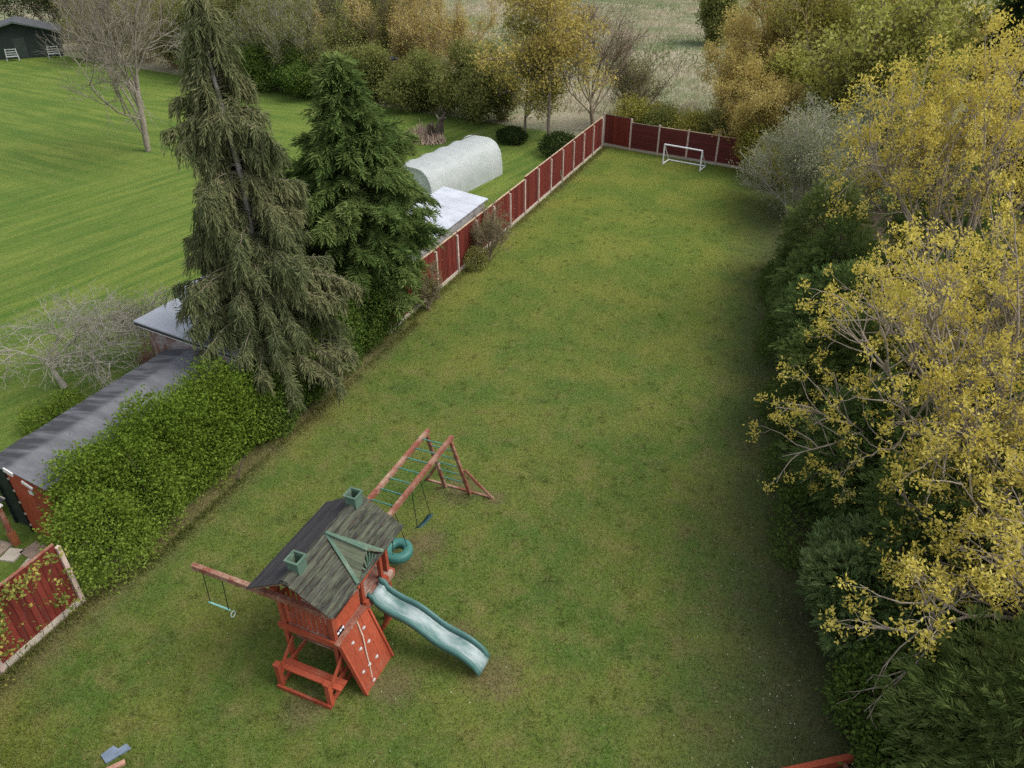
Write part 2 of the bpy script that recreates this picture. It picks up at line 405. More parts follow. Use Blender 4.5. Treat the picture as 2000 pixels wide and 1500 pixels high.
def lawn_mat(name, kind):
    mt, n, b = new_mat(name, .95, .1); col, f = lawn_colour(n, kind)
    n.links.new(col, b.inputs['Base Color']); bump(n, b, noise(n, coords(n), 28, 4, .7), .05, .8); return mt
def blade_mat(name, kind):
    mt = bpy.data.materials.new(name); mt.use_nodes = True; n = mt.node_tree; n.nodes.clear()
    col, f = lawn_colour(n, kind); at = node(n, 'Attribute'); at.attribute_name = 't'
    k = ramp(n, at.outputs['Fac'], [(0, (1.1, 1.15, .95)), (1, (1.65, 1.62, 1.45))]); col = mix(n, 1.0, col, k, 'MULTIPLY')
    d = node(n, 'BsdfDiffuse'); t = node(n, 'BsdfTranslucent'); n.links.new(col, d.inputs[0]); n.links.new(col, t.inputs[0])
    ms = node(n, 'MixShader'); ms.inputs[0].default_value = .35; n.links.new(d.outputs[0], ms.inputs[1]); n.links.new(t.outputs[0], ms.inputs[2])
    o = node(n, 'OutputMaterial'); n.links.new(ms.outputs[0], o.inputs[0]); return mt
def field_mat():
    mt, n, b = new_mat('rough pasture', .95, .1); v = coords(n)
    a = noise(n, v, .085, 5, .6); c = noise(n, v, .5, 5, .65); d = noise(n, v, 5, 4, .7)
    col = mix(n, ramp(n, a, [(.42, (0, 0, 0)), (.56, (1, 1, 1))]), (.31, .275, .185), (.15, .195, .085))
    col = mix(n, math_(n, 'MULTIPLY', ramp(n, c, [(.45, (0, 0, 0)), (.7, (1, 1, 1))]), .6), col, (.40, .355, .275))
    col = mix(n, 1.0, col, ramp(n, d, [(.25, (.65, .65, .65)), (.75, (1.3, 1.3, 1.3))]), 'MULTIPLY')
    n.links.new(col, b.inputs['Base Color']); bump(n, b, d, .15, .8); return mt
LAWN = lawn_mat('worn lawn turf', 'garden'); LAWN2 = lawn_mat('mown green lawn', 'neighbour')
BLADE = blade_mat('lawn blades', 'garden'); FIELD = field_mat()
SOIL = plain_mat('brown soil', (.085, .062, .042), .95, .4, 6)

# ------------------------------------------------------------------ the ground
def sheet(name, poly, z, mat):
    me = bpy.data.meshes.new(name); me.from_pydata([(x, y, z) for x, y in poly], [], [tuple(range(len(poly)))]); me.materials.append(mat)
    o = link(name, me); o['kind'] = 'structure'; return o
sheet('ground', [(-450, -120), (400, -120), (400, 700), (-450, 700)], 0.0, FIELD)
sheet('lawn', [(-13.74, -6), (7.5, -6), (7.5, 20), (2.5, 38), (-3.5, 46.1), (-13.74, 48.4)], .008, LAWN)
sheet('neighbour_lawn', [(-120, -20), (-13.76, -20), (-13.76, 49.5), (-24, 51.5), (-43, 54.5), (-60, 57.5), (-78, 61), (-120, 64)], .004, LAWN2)
sheet('soil_bed', [(3.4, -6), (40, -6), (40, 20), (9, 50), (-1.5, 47.2), (-.6, 38), (1.6, 22), (3.2, 13)], .013, SOIL)

# lawn grass blades, uncountable
def lawn_blades():
    n = 420000
    y = 3.5+44.5*rng.random(n)**1.9; x = rng.uniform(-13.6, 4.5, n)
    P = np.stack([x, y, np.full(n, .006)], 1)
    cl = wob(P, 5, 3.1)*.5+.5; hedge_in = x > 2.2-.12*(y-12)+1.2; cl = cl*(1-.5*hedge_in)
    h = (.022+.028*rng.random(n))*(0.7+.6*cl)
    near_edge = np.clip(1-(x+13.55)/.5, 0, 1); h = h*(1+1.4*near_edge*rng.random(n))
    D = rng.normal(size=(n, 3))*.55+np.array([0, 0, 1.0]); D = unit(D); S = unit(np.cross(D, rdir(n)))
    w = (.010+.010*rng.random(n))[:, None]
    V = np.stack([P-S*w/2, P+S*w/2, P+D*h[:, None]*1.5], 1).reshape(-1, 3)
    me = raw_mesh('grass', V, np.arange(3*n).reshape(n, 3), BLADE, t=rng.random(n))
    tag(link('grass', me), 'short patchy mown grass covering the play lawn', 'grass', kind='stuff')
lawn_blades()
# long dry grass of the field behind the gardens, uncountable
FIELDGRASS = leaf_mat('dry field grass', (.135, .180, .070), (.31, .28, .175), (.44, .395, .285), .3)
def field_grass():
    n = 120000
    y = 50+95*rng.random(n)**1.2; x = rng.uniform(-75, 25, n)
    keep = (y > 56+np.maximum(0, (-x-24))*.12) | ((x > -14) & (y > 49.3)); x = x[keep]; y = y[keep]; n = len(x)
    P = np.stack([x, y, np.zeros(n)], 1); gp_ = wob(P, 21, .11)+.5*wob(P, 22, .4)
    D = rng.normal(size=(n, 3))*np.array([.5, .5, .1])+np.array([.15, 0, 1.0])
    V, F = leaf_quads(P, D, (.22+.4*rng.random(n))*(1-.35*(gp_ > .35)), .05+.05*rng.random(n))
    t = np.clip(.55-.75*np.clip(gp_, -.4, .9)+rng.normal(size=n)*.14, 0, 1)
    tag(link('field_grass', raw_mesh('field_grass', V, F, FIELDGRASS, t=t)), 'long pale dry grass tufts of the field beyond the gardens', 'grass', kind='stuff')
field_grass()

# ------------------------------------------------------------------ fences
FX = -13.68
def feather_fence(name, label, ys, x, tops, group=None, first=0):
    t = thing(name, label, 'fence', (x, ys[0], 0)); y0 = ys[0]
    bm = {}
    for i, y in enumerate(ys):
        h = tops[min(i, len(tops)-1)]-.14
        bbox((.0, y-y0-.05, 0), (.10, y-y0+.05, h)).build('post', POSTM, t)
    for i in range(len(ys)-1):
        a, b = ys[i]-y0+.052, ys[i+1]-y0-.052; top = tops[i]
        bbox((.015, a, 0), (.065, b, .17)).build('gravel_board', CONC, t)
        p = thing_part('panel', t, (0, a, .172))
        n = 14; w = (b-a)/n; key = round(top, 2)
        for j in range(n):
            if (key, j % 3) not in bm:
                hh = top-.172-.03; tilt = .008+.002*(j % 3)
                m_ = MB(); m_.add([(.018, 0, 0), (.018, w+.012, 0), (.018, w+.012, hh), (.018, 0, hh), (.030+tilt, 0, 0), (.022+tilt*.3, w+.012, 0), (.022+tilt*.3, w+.012, hh), (.030+tilt, 0, hh)],
                       [(0, 1, 2, 3), (4, 7, 6, 5), (0, 4, 5, 1), (1, 5, 6, 2), (2, 6, 7, 3), (3, 7, 4, 0)])
                me = bpy.data.meshes.new('board'); me.from_pydata(m_.v, [], m_.f); me.materials.append(FENCE_RED); bm[(key, j % 3)] = me
            o = link('board', bm[(key, j % 3)], p, (0, j*w, 0))
        bbox((.008, -.0, top-.202), (.062, b-a, top-.168)).build('capping', CAPM if ys[0] > 10 else RED_OLD, p)
    return t
def thing_part(name, parent, loc=(0, 0, 0)):
    o = bpy.data.objects.new(name, None); COL.objects.link(o); o.parent = parent; o.location = loc; o.empty_display_size = .1; return o
ys = [22.64-1.93]+[22.64+1.93*k for k in range(14)]
feather_fence('garden_fence', 'long red board fence with pale posts running to the far goal', ys, FX, [1.88]*7+[2.0]*9)
feather_fence('garden_fence', 'red fence panels near the hedge, partly hidden by ivy', [2.9, 4.9, 6.9], FX, [1.9]*3)
# closing piece at the corner and the end fence of lap panels
EP = [(-13.72, 48.50), (-11.78, 47.93), (-9.86, 47.52), (-7.97, 47.16), (-6.08, 46.78), (-4.2, 46.38)]
ef = thing('end_fence', 'dark red end fence of horizontal lap panels behind the white goal', 'fence', (EP[0][0], EP[0][1], 0))
for i, (x, y) in enumerate(EP):
    h = (2.06, 1.98, 1.86, 1.84, 1.82, 1.8)[i]
    bbox((x-EP[0][0]-.055, y-EP[0][1]-.055, 0), (x-EP[0][0]+.055, y-EP[0][1]+.055, h)).build('post', POSTM, ef)
bbox((-.02, -.78, 0), (.10, -.68, 1.86)).build('post', POSTM, ef)
for i in range(5):
    a = Vector((EP[i][0], EP[i][1], 0))-Vector((EP[0][0], EP[0][1], 0)); b = Vector((EP[i+1][0], EP[i+1][1], 0))-Vector((EP[0][0], EP[0][1], 0))
    d = (b-a).normalized(); a2 = a+d*.06; b2 = b-d*.06; L = (b2-a2).length
    bbeam(a2+Vector((0, 0, .09)), b2+Vector((0, 0, .09)), .05, .18).build('gravel_board', CONC, ef)
    p = thing_part('panel', ef, a2); p.rotation_euler = (0, 0, math.atan2(d.y, d.x))
    if i == 0:
        for j in range(14):
            w = L/14; bbox((j*w, -.02-.006*(j % 2), .182), ((j+1)*w-.002, .012, 1.97)).build('board', FENCE_RED, p)
        bbox((0, -.035, 1.972), (L, .03, 2.0)).build('capping', BARK_DARK, p)
    else:
        n = 11
        for j in range(n):
            z0 = .182+j*1.53/n; z1 = z0+1.53/n+.012
            m_ = MB(); m_.add([(0, -.045, z0), (L, -.045, z0), (L, -.012, z1), (0, -.012, z1), (0, -.012, z0), (L, -.012, z0), (L, .005, z1), (0, .005, z1)],
                   [(0, 1, 2, 3), (4, 7, 6, 5), (0, 4, 5, 1), (1, 5, 6, 2), (2, 6, 7, 3), (3, 7, 4, 0)])
            m_.build('slat', FENCE_DARK, p)
        bbox((0, -.05, 1.728), (L, .02, 1.76)).build('capping', CAPM if i > 1 else BARK, p)

# ------------------------------------------------------------------ neighbour's sheds
def felt_mat():
    mt, n, b = new_mat('mineral roofing felt', .85, .25); v = coords(n)
    a = noise(n, coords(n, (.5, 1.6, 1)), 1.4, 5, .6); c = noise(n, v, 60, 3, .7)
    col = mix(n, ramp(n, a, [(.38, (0, 0, 0)), (.66, (1, 1, 1))]), (.105, .108, .120), (.165, .168, .182))
    sp = node(n, 'SeparateXYZ'); n.links.new(v, sp.inputs[0])
    # wet algae streaks on the far slope
    st = noise(n, coords(n, (.35, 3.2, 1)), 1.3, 5, .6)
    st = math_(n, 'MULTIPLY', ramp(n, st, [(.34, (0, 0, 0)), (.56, (1, 1, 1))]), ramp(n, math_(n, 'MULTIPLY', math_(n, 'ADD', sp.outputs[0], -.12), -3.0), [(0, (0, 0, 0)), (1, (1, 1, 1))]))
    col = mix(n, math_(n, 'MULTIPLY', st, .85), col, (.030, .031, .034))
    col = mix(n, 1.0, col, ramp(n, c, [(.3, (.85, .85, .85)), (.7, (1.15, 1.15, 1.15))]), 'MULTIPLY')
    n.links.new(col, b.inputs['Base Color']); bump(n, b, c, .004, .5); return mt
FELT = felt_mat()
GREYROOF = plain_mat('pale grey roof sheet', (.37, .395, .43), .7, .07, 2)
WHITEROOF = plain_mat('pale blue white roof sheet', (.44, .47, .52), .6, .15, 1.5)
CHAIRM = plain_mat('weathered white paint', (.34, .36, .34), .8, .15, 4)
DGREEN = plain_mat('dark green timber', (.016, .026, .022), .7, .3, 5)
DGREY = plain_mat('dark fascia', (.035, .035, .04), .7)
WHITEP = plain_mat('white paint', (.62, .60, .58), .7, .12, 4)
def brickwall_mat():
    mt, n, b = new_mat('flaking whitewashed wall', .9, .15); f = noise(n, coords(n), 1.8, 6, .65); g = noise(n, coords(n), 12, 4)
    col = mix(n, ramp(n, f, [(.46, (0, 0, 0)), (.60, (1, 1, 1))]), (.42, .37, .37), (.22, .10, .075))
    col = mix(n, 1.0, col, ramp(n, g, [(.3, (.8, .8, .8)), (.7, (1.15, 1.15, 1.15))]), 'MULTIPLY')
    n.links.new(col, b.inputs['Base Color']); bump(n, b, g, .01, .6); return mt
PEELWALL = brickwall_mat()

# long felt-roofed shed; local x across (ridge at 0), y along
sh = thing('felt_shed', 'long low shed with grey felt roof and red boarded gable behind the hedge', 'shed', (-16.42, 8.12, 0))
HW, ZR, ZE, LN = 1.0, 2.20, 1.99, 6.05
cuts = [-.12, 1.05, 2.75, 4.45, LN]
for i in range(4):
    y0, y1 = cuts[i], cuts[i+1]+(.06 if i < 3 else 0); lift = .008*(3-i) if i < 3 else 0
    for s, wdt in ((1, HW+(.18 if i == 0 else .12)), (-1, HW+.1)):
        m_ = MB(); nseg = 6; top = []; 
        dz = (ZE-ZR)/HW
        for y in np.linspace(y0, y1, nseg+1):
            for x in (0.0, wdt*.5, wdt):
                top.append((s*x, y, ZR+dz*x+lift-.012*math.sin((y-y0)/(y1-y0)*math.pi)*(x/wdt)+.006*math.sin(y*5+x*3)))
        k = 3; nn = len(top); v = top+[(p[0], p[1], p[2]-.03) for p in top]; f = []
        for a in range(nseg):
            for c in range(2):
                q = [a*k+c, a*k+c+1, (a+1)*k+c+1, (a+1)*k+c]; f.append(tuple(q) if s > 0 else tuple(q[::-1]))
                f.append(tuple(i_+nn for i_ in (q[::-1] if s > 0 else q)))
        for a in range(nseg): f.append((a*k+2, a*k+2+nn, (a+1)*k+2+nn, (a+1)*k+2))
        for a in (0, nseg): f.append((a*k, a*k+1, a*k+1+nn, a*k+nn)); f.append((a*k+1, a*k+2, a*k+2+nn, a*k+1+nn))
        m_.add(v, f); m_.build('felt_sheet', FELT, sh)
for s in (-1, 1): bbox((s*HW-.03, .03, 0), (s*HW+.03, LN-.03, ZE-.035)).build('side_wall', DGREEN if s < 0 else RED_OLD, sh)
npl = 8; 
for j in range(npl):
    x0 = -.30+j*(HW+.30)/npl; x1 = -.30+(j+1)*(HW+.30)/npl-.003; zz = lambda x: ZR+(ZE-ZR)/HW*abs(x)-.05
    MB().add([(x0, .0, 0), (x1, .0, 0), (x1, .0, zz(x1)), (x0, .0, zz(x0)), (x0, .03+.004*(j % 2), 0), (x1, .03, 0), (x1, .03, zz(x1)), (x0, .03+.004*(j % 2), zz(x0))],
        [(0, 1, 2, 3), (4, 7, 6, 5), (0, 4, 5, 1), (1, 5, 6, 2), (2, 6, 7, 3), (3, 7, 4, 0)]).build('plank', RED, sh)
MB().add([(-HW, .08, 0), (.02, .08, 0), (.02, .08, ZR-.06), (-HW, .08, ZE-.06), (-HW, .12, 0), (.02, .12, 0), (.02, .12, ZR-.06), (-HW, .12, ZE-.06)], [(0, 1, 2, 3), (4, 7, 6, 5), (0, 4, 5, 1), (1, 5, 6, 2), (2, 6, 7, 3), (3, 7, 4, 0)]).build('gable_wall', DGREEN, sh)
bbox((-.355, -.03, 0), (-.305, -.002, ZR-.22)).build('corner_trim', BLACKM, sh)
bbeam((-.05, -.14, ZR+.02), (.22, -.14, ZR-.07), .03, .12).build('barge_board', WHITEP, sh)
bbeam((.45, -.14, ZR-.20), (.75, -.14, ZR-.33), .03, .08).build('barge_board', WHITEP, sh)
bbox((.28, -.012, 1.45), (.42, -.003, 1.58)).build('wall_plate', WHITEP, sh)
for q in range(5): bbox((-.30, -.032, .22+q*.38), (-.25, -.004, .27+q*.38)).build('hinge', CONC, sh)

# flat-roofed outbuilding
fb = thing('flat_roof_outbuilding', 'outbuilding with pale grey flat roof and flaking white wall', 'outbuilding', (-16.1, 14.2, 0))
def slab(poly, z0, z1, name, mat, par):
    n = len(poly); v = [(x, y, z0) for x, y in poly]+[(x, y, z1) for x, y in poly]
    f = [tuple(range(n))[::-1], tuple(range(n, 2*n))]+[(i, (i+1) % n, n+(i+1) % n, n+i) for i in range(n)]
    return MB().add(v, f).build(name, mat, par)
RP = [(-2.95, .32), (1.6, -.22), (1.6, 4.9), (-3.35, 4.9), (-3.25, 2.35), (-2.87, 2.28)]
slab(RP, 2.42, 2.47, 'roof', GREYROOF, fb)
bbeam((-2.93, .34, 2.375), (1.58, -.20, 2.375), .05, .08).build('fascia', DGREY, fb)
bbeam((-2.85, .36, 2.30), (1.55, -.165, 2.30), .05, .06).build('soffit_board', WHITEP, fb)
slab([(-2.62, .5), (1.4, .02), (1.4, 4.7), (-3.0, 4.7), (-2.9, 2.5), (-2.55, 2.45)], 0, 2.27, 'wall', PEELWALL, fb)
# pale lean-to roof against the fence, in corrugated sheets
lt = thing('lean_to_shed', 'low shed with pale blue white sheet roof against the red fence', 'shed', (-14.0, 21.0, 0))
y = 0
for i in range(9):
    n = 8; L = 1.07; V = []; F = []
    for a in range(n+1):
        yy = y+a*L/n; r_ = .006*math.cos(a*math.pi)
        V += [(-2.3, yy, 2.28+r_+.003*i), (0.0, yy, 1.98+r_+.003*i), (-2.3, yy, 2.25+r_+.003*i), (0.0, yy, 1.95+r_+.003*i)]
    for a in range(n):
        o = a*4; F += [(o, o+1, o+5, o+4), (o+2, o+6, o+7, o+3), (o+1, o+3, o+7, o+5), (o, o+4, o+6, o+2)]
    MB().add(V, F).build('roof_sheet', WHITEROOF, lt); y += L-.012
bbox((-2.15, .1, 0), (-.12, y-.12, 1.93)).build('wall', plain_mat('grey block wall', (.30, .29, .28), .9, .25, 5), lt)
bbeam((-2.3, y+.012, 2.21), (0, y+.012, 1.91), .03, .09).build('fascia', WHITEP, lt)

# polytunnel
pt = thing('polytunnel', 'white netting covered tunnel greenhouse standing on the neighbouring grass', 'polytunnel', (-19.9, 33.4, 0), rad(-8))
def net_mat():
    mt, n, b = new_mat('white polythene cover', .45, .3); f = noise(n, coords(n, (3, 1, 1)), 1.6, 5, .6)
    n.links.new(ramp(n, f, [(.3, (.54, .58, .57)), (.7, (.66, .69, .70))]), b.inputs['Base Color'])
    tr = node(n, 'BsdfTransparent'); tl = node(n, 'BsdfTranslucent'); tl.inputs[0].default_value = (.62, .68, .66, 1)
    m1 = node(n, 'MixShader'); m1.inputs[0].default_value = .35; m2 = node(n, 'MixShader'); m2.inputs[0].default_value = .12
    n.links.new(b.outputs[0], m1.inputs[1]); n.links.new(tl.outputs[0], m1.inputs[2]); n.links.new(m1.outputs[0], m2.inputs[1]); n.links.new(tr.outputs[0], m2.inputs[2])
    n.links.new(m2.outputs[0], n.nodes['Material Output'].inputs[0]); bump(n, b, f, .02, .3); return mt
NET = net_mat()
PW, PH, PL = 1.55, 2.05, 7.0
def tprof(a):     # boxy tunnel section
    c, s = math.cos(a), math.sin(a); e = .52
    return (PW*math.copysign(abs(c)**e, c), PH*abs(s)**.72)
na, ny = 24, 36; V = []; F = []
for j in range(ny+1):
    t_ = j/ny; sag = 1-.06*abs(math.sin(t_*math.pi*5))**.6*1.0
    endk = 1.0 if 0 < j < ny else 1.0
    for i in range(na+1):
        x, z = tprof(math.pi*i/na); wr = .012*math.sin(i*2.1+j*1.7)+.008*math.sin(j*3.3-i*.9)
        k = (1-sag)*(1 if abs(math.cos(math.pi*i/na)) < .92 else .4)
        V.append((x*(1-k*.6)+wr*(1 if z < 1.6 else 0), t_*PL, max(.01, z*(1-k)+(wr if z > 1.6 else 0)*.6)))
for j in range(ny):
    for i in range(na):
        a = j*(na+1)+i; F.append((a, a+1, a+na+2, a+na+1))
for j in (0, ny):        # end sheets
    c = len(V); V.append((0, j/ny*PL+(.12 if j else -.12), .9)); 
    for i in range(na): a = j*(na+1)+i; F.append((a, a+1, c))
    F.append((j*(na+1)+na, j*(na+1), c))
MB().add(V, F).build('cover', NET, pt, smooth=True)
for j in range(6):
    mb = MB(); pp = [tprof(math.pi*i/14) for i in range(15)]
    for i in range(14): mb.rod((pp[i][0]*.975, PL*j/5*.995+.015, pp[i][1]*.965), (pp[i+1][0]*.975, PL*j/5*.995+.015, pp[i+1][1]*.965), .022, 6)
    mb.build('hoop', WHITEM, pt)
brod((-.35, 5.6, 2.12), (-.10, 7.7, 2.16), .02).build('ridge_pole', CHAINM, pt)

# far dark green shed with two pale frames in front
ds = thing('garden_shed', 'dark green timber shed with grey roof at the far lawn edge', 'shed', (-80.3, 58.3, 0), rad(49))
ww = 3.9; dp = 4.5
MB().add([(-ww, 0, 0), (ww*.94, 0, 0), (ww*.94, 0, 2.5), (0, 0, 3.5), (-ww, 0, 2.5), (-ww, dp, 0), (ww*.94, dp, 0), (ww*.94, dp, 2.5), (0, dp, 3.5), (-ww, dp, 2.5)],
    [(0, 1, 2, 3, 4), (5, 9, 8, 7, 6), (0, 5, 6, 1), (1, 6, 7, 2), (4, 9, 5, 0)]).build('wall', DGREEN, ds)
for s in (-1, 1): bbeam((s*2.05, -.7, 3.02), (s*2.05, dp+.3, 3.02), 4.35, .07, up=(s*.27, 0, 1)).build('roof', plain_mat('slate grey felt', (.075, .08, .085), .85, .2, 3), ds)
for s in (-1, 1): bbeam((s*.0, -.72, 3.50), (s*4.15, -.72, 2.44), .04, .10).build('barge_board', plain_mat('green barge board', (.07, .10, .085), .8), ds)
bbox((-.6, -.03, .05), (.5, -.004, 2.0)).build('door', plain_mat('greenish door', (.03, .042, .036), .7), ds)
for i, (lx, lab) in enumerate(((-.95, 'white slatted garden chair left of the dark shed door'), (2.9, 'white slatted garden chair right of the dark shed door'))):
    c, s = math.cos(rad(49)), math.sin(rad(49)); ox, oy = lx*c+1.3*s, lx*s-1.3*c
    ch = thing('garden_chair', lab, 'chair', (-80.3+ox, 58.3+oy, 0), rad(49), 'white chairs by the dark shed')
    for x in (-.55, .55):
        bbeam((x, 0, 0), (x*.85, .35, 1.15), .07, .06).build('leg', CHAIRM, ch); bbeam((x, .5, 0), (x, .35, .55), .07, .06).build('leg', CHAIRM, ch)
    for z in (.45, .65, .85, 1.08): bbeam((-.5, .06+z*.25, z), (.5, .06+z*.25, z), .03, .08).build('slat', CHAIRM, ch)
    bbox((-.5, -.1, .40), (.5, .4, .44)).build('seat', CHAIRM, ch)

# ------------------------------------------------------------------ climbing frame
OX, OY = -7.5, 8.4
ps = thing('play_tower', 'red timber climbing frame with mossy roof, rock wall, teal slide and monkey bars', 'playset', (OX, OY, 0))
def L3(u, v, z): return (u-OX, v-OY, z)
def pbox(name, a, b, mat, par=ps): return bbox(L3(*a), L3(*b)).build(name, mat, par)
def pbeam(name, p, q, w, h, mat, par=ps, up=(0, 0, 1)): return bbeam(L3(*p), L3(*q), w, h, up).build(name, mat, par)
def prod(name, p, q, r, mat, par=ps, n=8): return brod(L3(*p), L3(*q), r, n).build(name, mat, par, smooth=False)
UL, UR, VN, VF, ZD = -8.12, -6.92, 7.43, 9.40, 1.32
for u in (UL, UR):
    for v in (VN, VF): pbox('post', (u-.045, v-.045, 0), (u+.045, v+.045, 2.47), RED)
# deck planks run along the tower
n = 9; w = (UR+.14-UL+.05)/n
for j in range(n):
    a = UL-.05+j*w
    if j == 0 or j == n-2: pbox('deck_plank', (a, VN+.05, ZD-.03), (a+w-.008, VF-.05, ZD), DECKW)
    else: pbox('deck_plank', (a, VN-.03, ZD-.03), (a+w-.008, VF+.05, ZD), DECKW)
pbox('deck_rail', (UL-.10, VN-.10, ZD-.13), (UR+.14, VN-.05, ZD+.02), RED)
pbox('deck_rail', (UL-.10, VF+.052, ZD-.13), (UR+.14, VF+.10, ZD), RED)
pbox('deck_rail', (UR+.112, VN-.045, ZD-.14), (UR+.15, VF+.045, ZD-.032), RED_OLD)
pbox('deck_rail', (UL-.10, VN-.045, ZD-.14), (UL-.06, VF+.045, ZD-.032), RED)
# near railing: pickets, left railing
for j in range(9):
    a = UL+.10+j*.122; pbox('picket', (a, VN-.012, ZD+.02), (a+.075, VN+.012, ZD+.78), RED)
pbox('hand_rail', (UL+.046, VN-.046, ZD+.70), (UR-.046, VN-.013, ZD+.79), RED)
for j in range(15):
    a = VN+.10+j*.122; pbox('picket', (UL-.012, a, ZD+.02), (UL+.012, a+.075, ZD+.78), RED)
pbox('hand_rail', (UL+.013, VN+.046, ZD+.70), (UL+.046, VF-.046, ZD+.79), RED)
for j in range(9):
    a = UL+.10+j*.122; pbox('picket', (a, VF-.012, ZD+.02), (a+.075, VF+.012, ZD+.78), RED)
# right side: low wall board by the climbing wall, slide portal posts with hand rail
pbox('wall_board', (UR-.035, VN+.10, ZD+.0), (UR-.01, 8.36, ZD+.42), RED)
for v in (8.44, 9.16): pbox('slide_post', (UR-.03, v-.045, .0), (UR+.05, v+.045, ZD+.62), RED)
pbeam('hand_rail', (UR+.01, 8.33, ZD+.55), (UR+.01, 9.28, ZD+.66), .05, .09, RED)
pbox('handle_block', (UR+.06, 9.05, ZD+.0), (UR+.17, 9.20, ZD+.10), RED)
pbox('handle_block', (UR+.06, 8.36, ZD+.0), (UR+.15, 8.47, ZD+.12), RED)
# swing beam across the near end
sb = pbox('swing_beam', (-10.02, VN-.235, 2.24), (UR+.15, VN-.135, 2.36), RED_OLD)
pbox('beam_bracket', (UL-.05, VN-.13, 2.20), (UL+.05, VN-.046, 2.40), RED)
pbox('beam_bracket', (UR-.05, VN-.13, 2.20), (UR+.05, VN-.046, 2.40), RED)
# ---- roof: boards along the ridge, two slopes
RC, RH, RZ0, RZ1, RV0, RV1 = -7.54, .98, 2.46, 3.03, 7.08, 9.72
NB = 9
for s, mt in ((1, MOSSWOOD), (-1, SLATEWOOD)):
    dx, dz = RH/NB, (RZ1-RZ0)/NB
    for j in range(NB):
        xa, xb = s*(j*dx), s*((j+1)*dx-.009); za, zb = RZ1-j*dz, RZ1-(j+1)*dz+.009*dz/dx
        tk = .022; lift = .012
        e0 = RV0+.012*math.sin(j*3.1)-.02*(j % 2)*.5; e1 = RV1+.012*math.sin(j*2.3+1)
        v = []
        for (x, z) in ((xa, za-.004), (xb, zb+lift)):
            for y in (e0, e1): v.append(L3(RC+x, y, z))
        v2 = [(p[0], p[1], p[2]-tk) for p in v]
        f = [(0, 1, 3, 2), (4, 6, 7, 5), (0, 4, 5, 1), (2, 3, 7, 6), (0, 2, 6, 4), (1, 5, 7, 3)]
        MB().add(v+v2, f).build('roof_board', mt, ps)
pbeam('ridge_cap', (RC+.045, RV0+.02, RZ1+.004), (RC+.045, RV1-.02, RZ1+.004), .11, .022, MOSSWOOD, up=(.35, 0, 1))
pbeam('ridge_cap', (RC-.045, RV0+.03, RZ1+.002), (RC-.045, RV1-.03, RZ1+.002), .11, .022, MOSSWOOD, up=(-.35, 0, 1))
for v in (RV0+.10, RV1-.12):
    for s in (1, -1): pbeam('rafter', (RC, v, RZ1-.075), (RC+s*(RH-.04), v, RZ0-.055), .05, .07, RED_OLD)
pbox('tie_beam', (UL-.3, RV1-.17, 2.38), (UR+.3, RV1-.13, 2.45), RED_OLD)
# broken scalloped valance under the near gable
for j in range(7):
    u = RC-.62+j*.2; h = .16-.02*(j % 3)
    pbox('valance_board', (u, RV0+.135, 2.62+.28*(1-abs(u+.07-RC)/.8)-h), (u+.13, RV0+.15, 2.60+.28*(1-abs(u+.07-RC)/.8)), MOSSWOOD)
# dormer on the right slope: ridge runs out to the right, gable in green slats
DA = (RC+.02, 8.43, RZ1+.01); DG = (-6.62, 8.43, 2.93); DN = (-6.58, 7.97, 2.47); DF = (-6.58, 8.89, 2.47)
for s, e in ((-1, DN), (1, DF)):
    nbd = 5
    for j in range(nbd):
        t0, t1 = j/nbd, (j+1)/nbd+.02
        lerp = lambda a, b, t: tuple(a[i]+(b[i]-a[i])*t for i in range(3))
        # boards parallel to the dormer ridge, clipped at the valley
        p0 = lerp(DA, e, t0); p1 = lerp(DA, e, min(t1, 1)); g0 = lerp(DG, e, t0); g1 = lerp(DG, e, min(t1, 1))
        v = [L3(p0[0], p0[1], p0[2]+.014), L3(g0[0], g0[1], g0[2]+.014), L3(g1[0], g1[1], g1[2]+.024), L3(p1[0], p1[1], p1[2]+.024)]
        v2 = [(a, b, c-.02) for a, b, c in v]; f = [(0, 1, 2, 3), (4, 7, 6, 5), (0, 4, 5, 1), (1, 5, 6, 2), (2, 6, 7, 3), (3, 7, 4, 0)]
        MB().add(v+v2, f).build('dormer_board', MOSSPALE, ps)
    pbeam('dormer_trim', (DA[0]-.01, DA[1], DA[2]+.035), (e[0]+.01, e[1], e[2]+.04), .075, .025, GREENWOOD)
pbeam('dormer_ridge', (DA[0], DA[1], DA[2]+.05), (DG[0]+.03, DG[1], DG[2]+.045), .07, .025, GREENWOOD)
for j in range(9):
    k = (j-4)/4; top = DG[2]-(DG[2]-DN[2])*abs(k)-.04
    pbeam('gable_slat', (DG[0]-.02, 8.43+k*.12, 2.40), (DG[0]-.02, 8.43+k*.40, max(top, 2.45)), .035, .02, GREENWOOD, up=(1, 0, 0))
pbox('gable_rail', (DG[0]-.05, 7.98, 2.38), (DG[0]-.02, 8.88, 2.43), GREENWOOD)
# two square chimneys
for v in (7.50, 9.44):
    ch = thing_part('chimney', ps, L3(RC+.005, v, 0))
    a = .125
    for (x0, x1, y0, y1) in ((-a, a, -a, -a+.02), (-a, a, a-.02, a), (-a, -a+.02, -a+.021, a-.021), (a-.02, a, -a+.021, a-.021)):
        bbox((x0, y0, RZ1-.16), (x1, y1, RZ1+.22)).build('side_board', GREENWOOD, ch)
    for (x0, x1, y0, y1) in ((-a-.03, a+.03, -a-.03, -a+.012), (-a-.03, a+.03, a-.012, a+.03), (-a-.03, -a+.012, -a+.013, a-.013), (a-.012, a+.03, -a+.013, a-.013)):
        bbox((x0, y0, RZ1+.221), (x1, y1, RZ1+.25)).build('rim_board', GREENWOOD, ch)
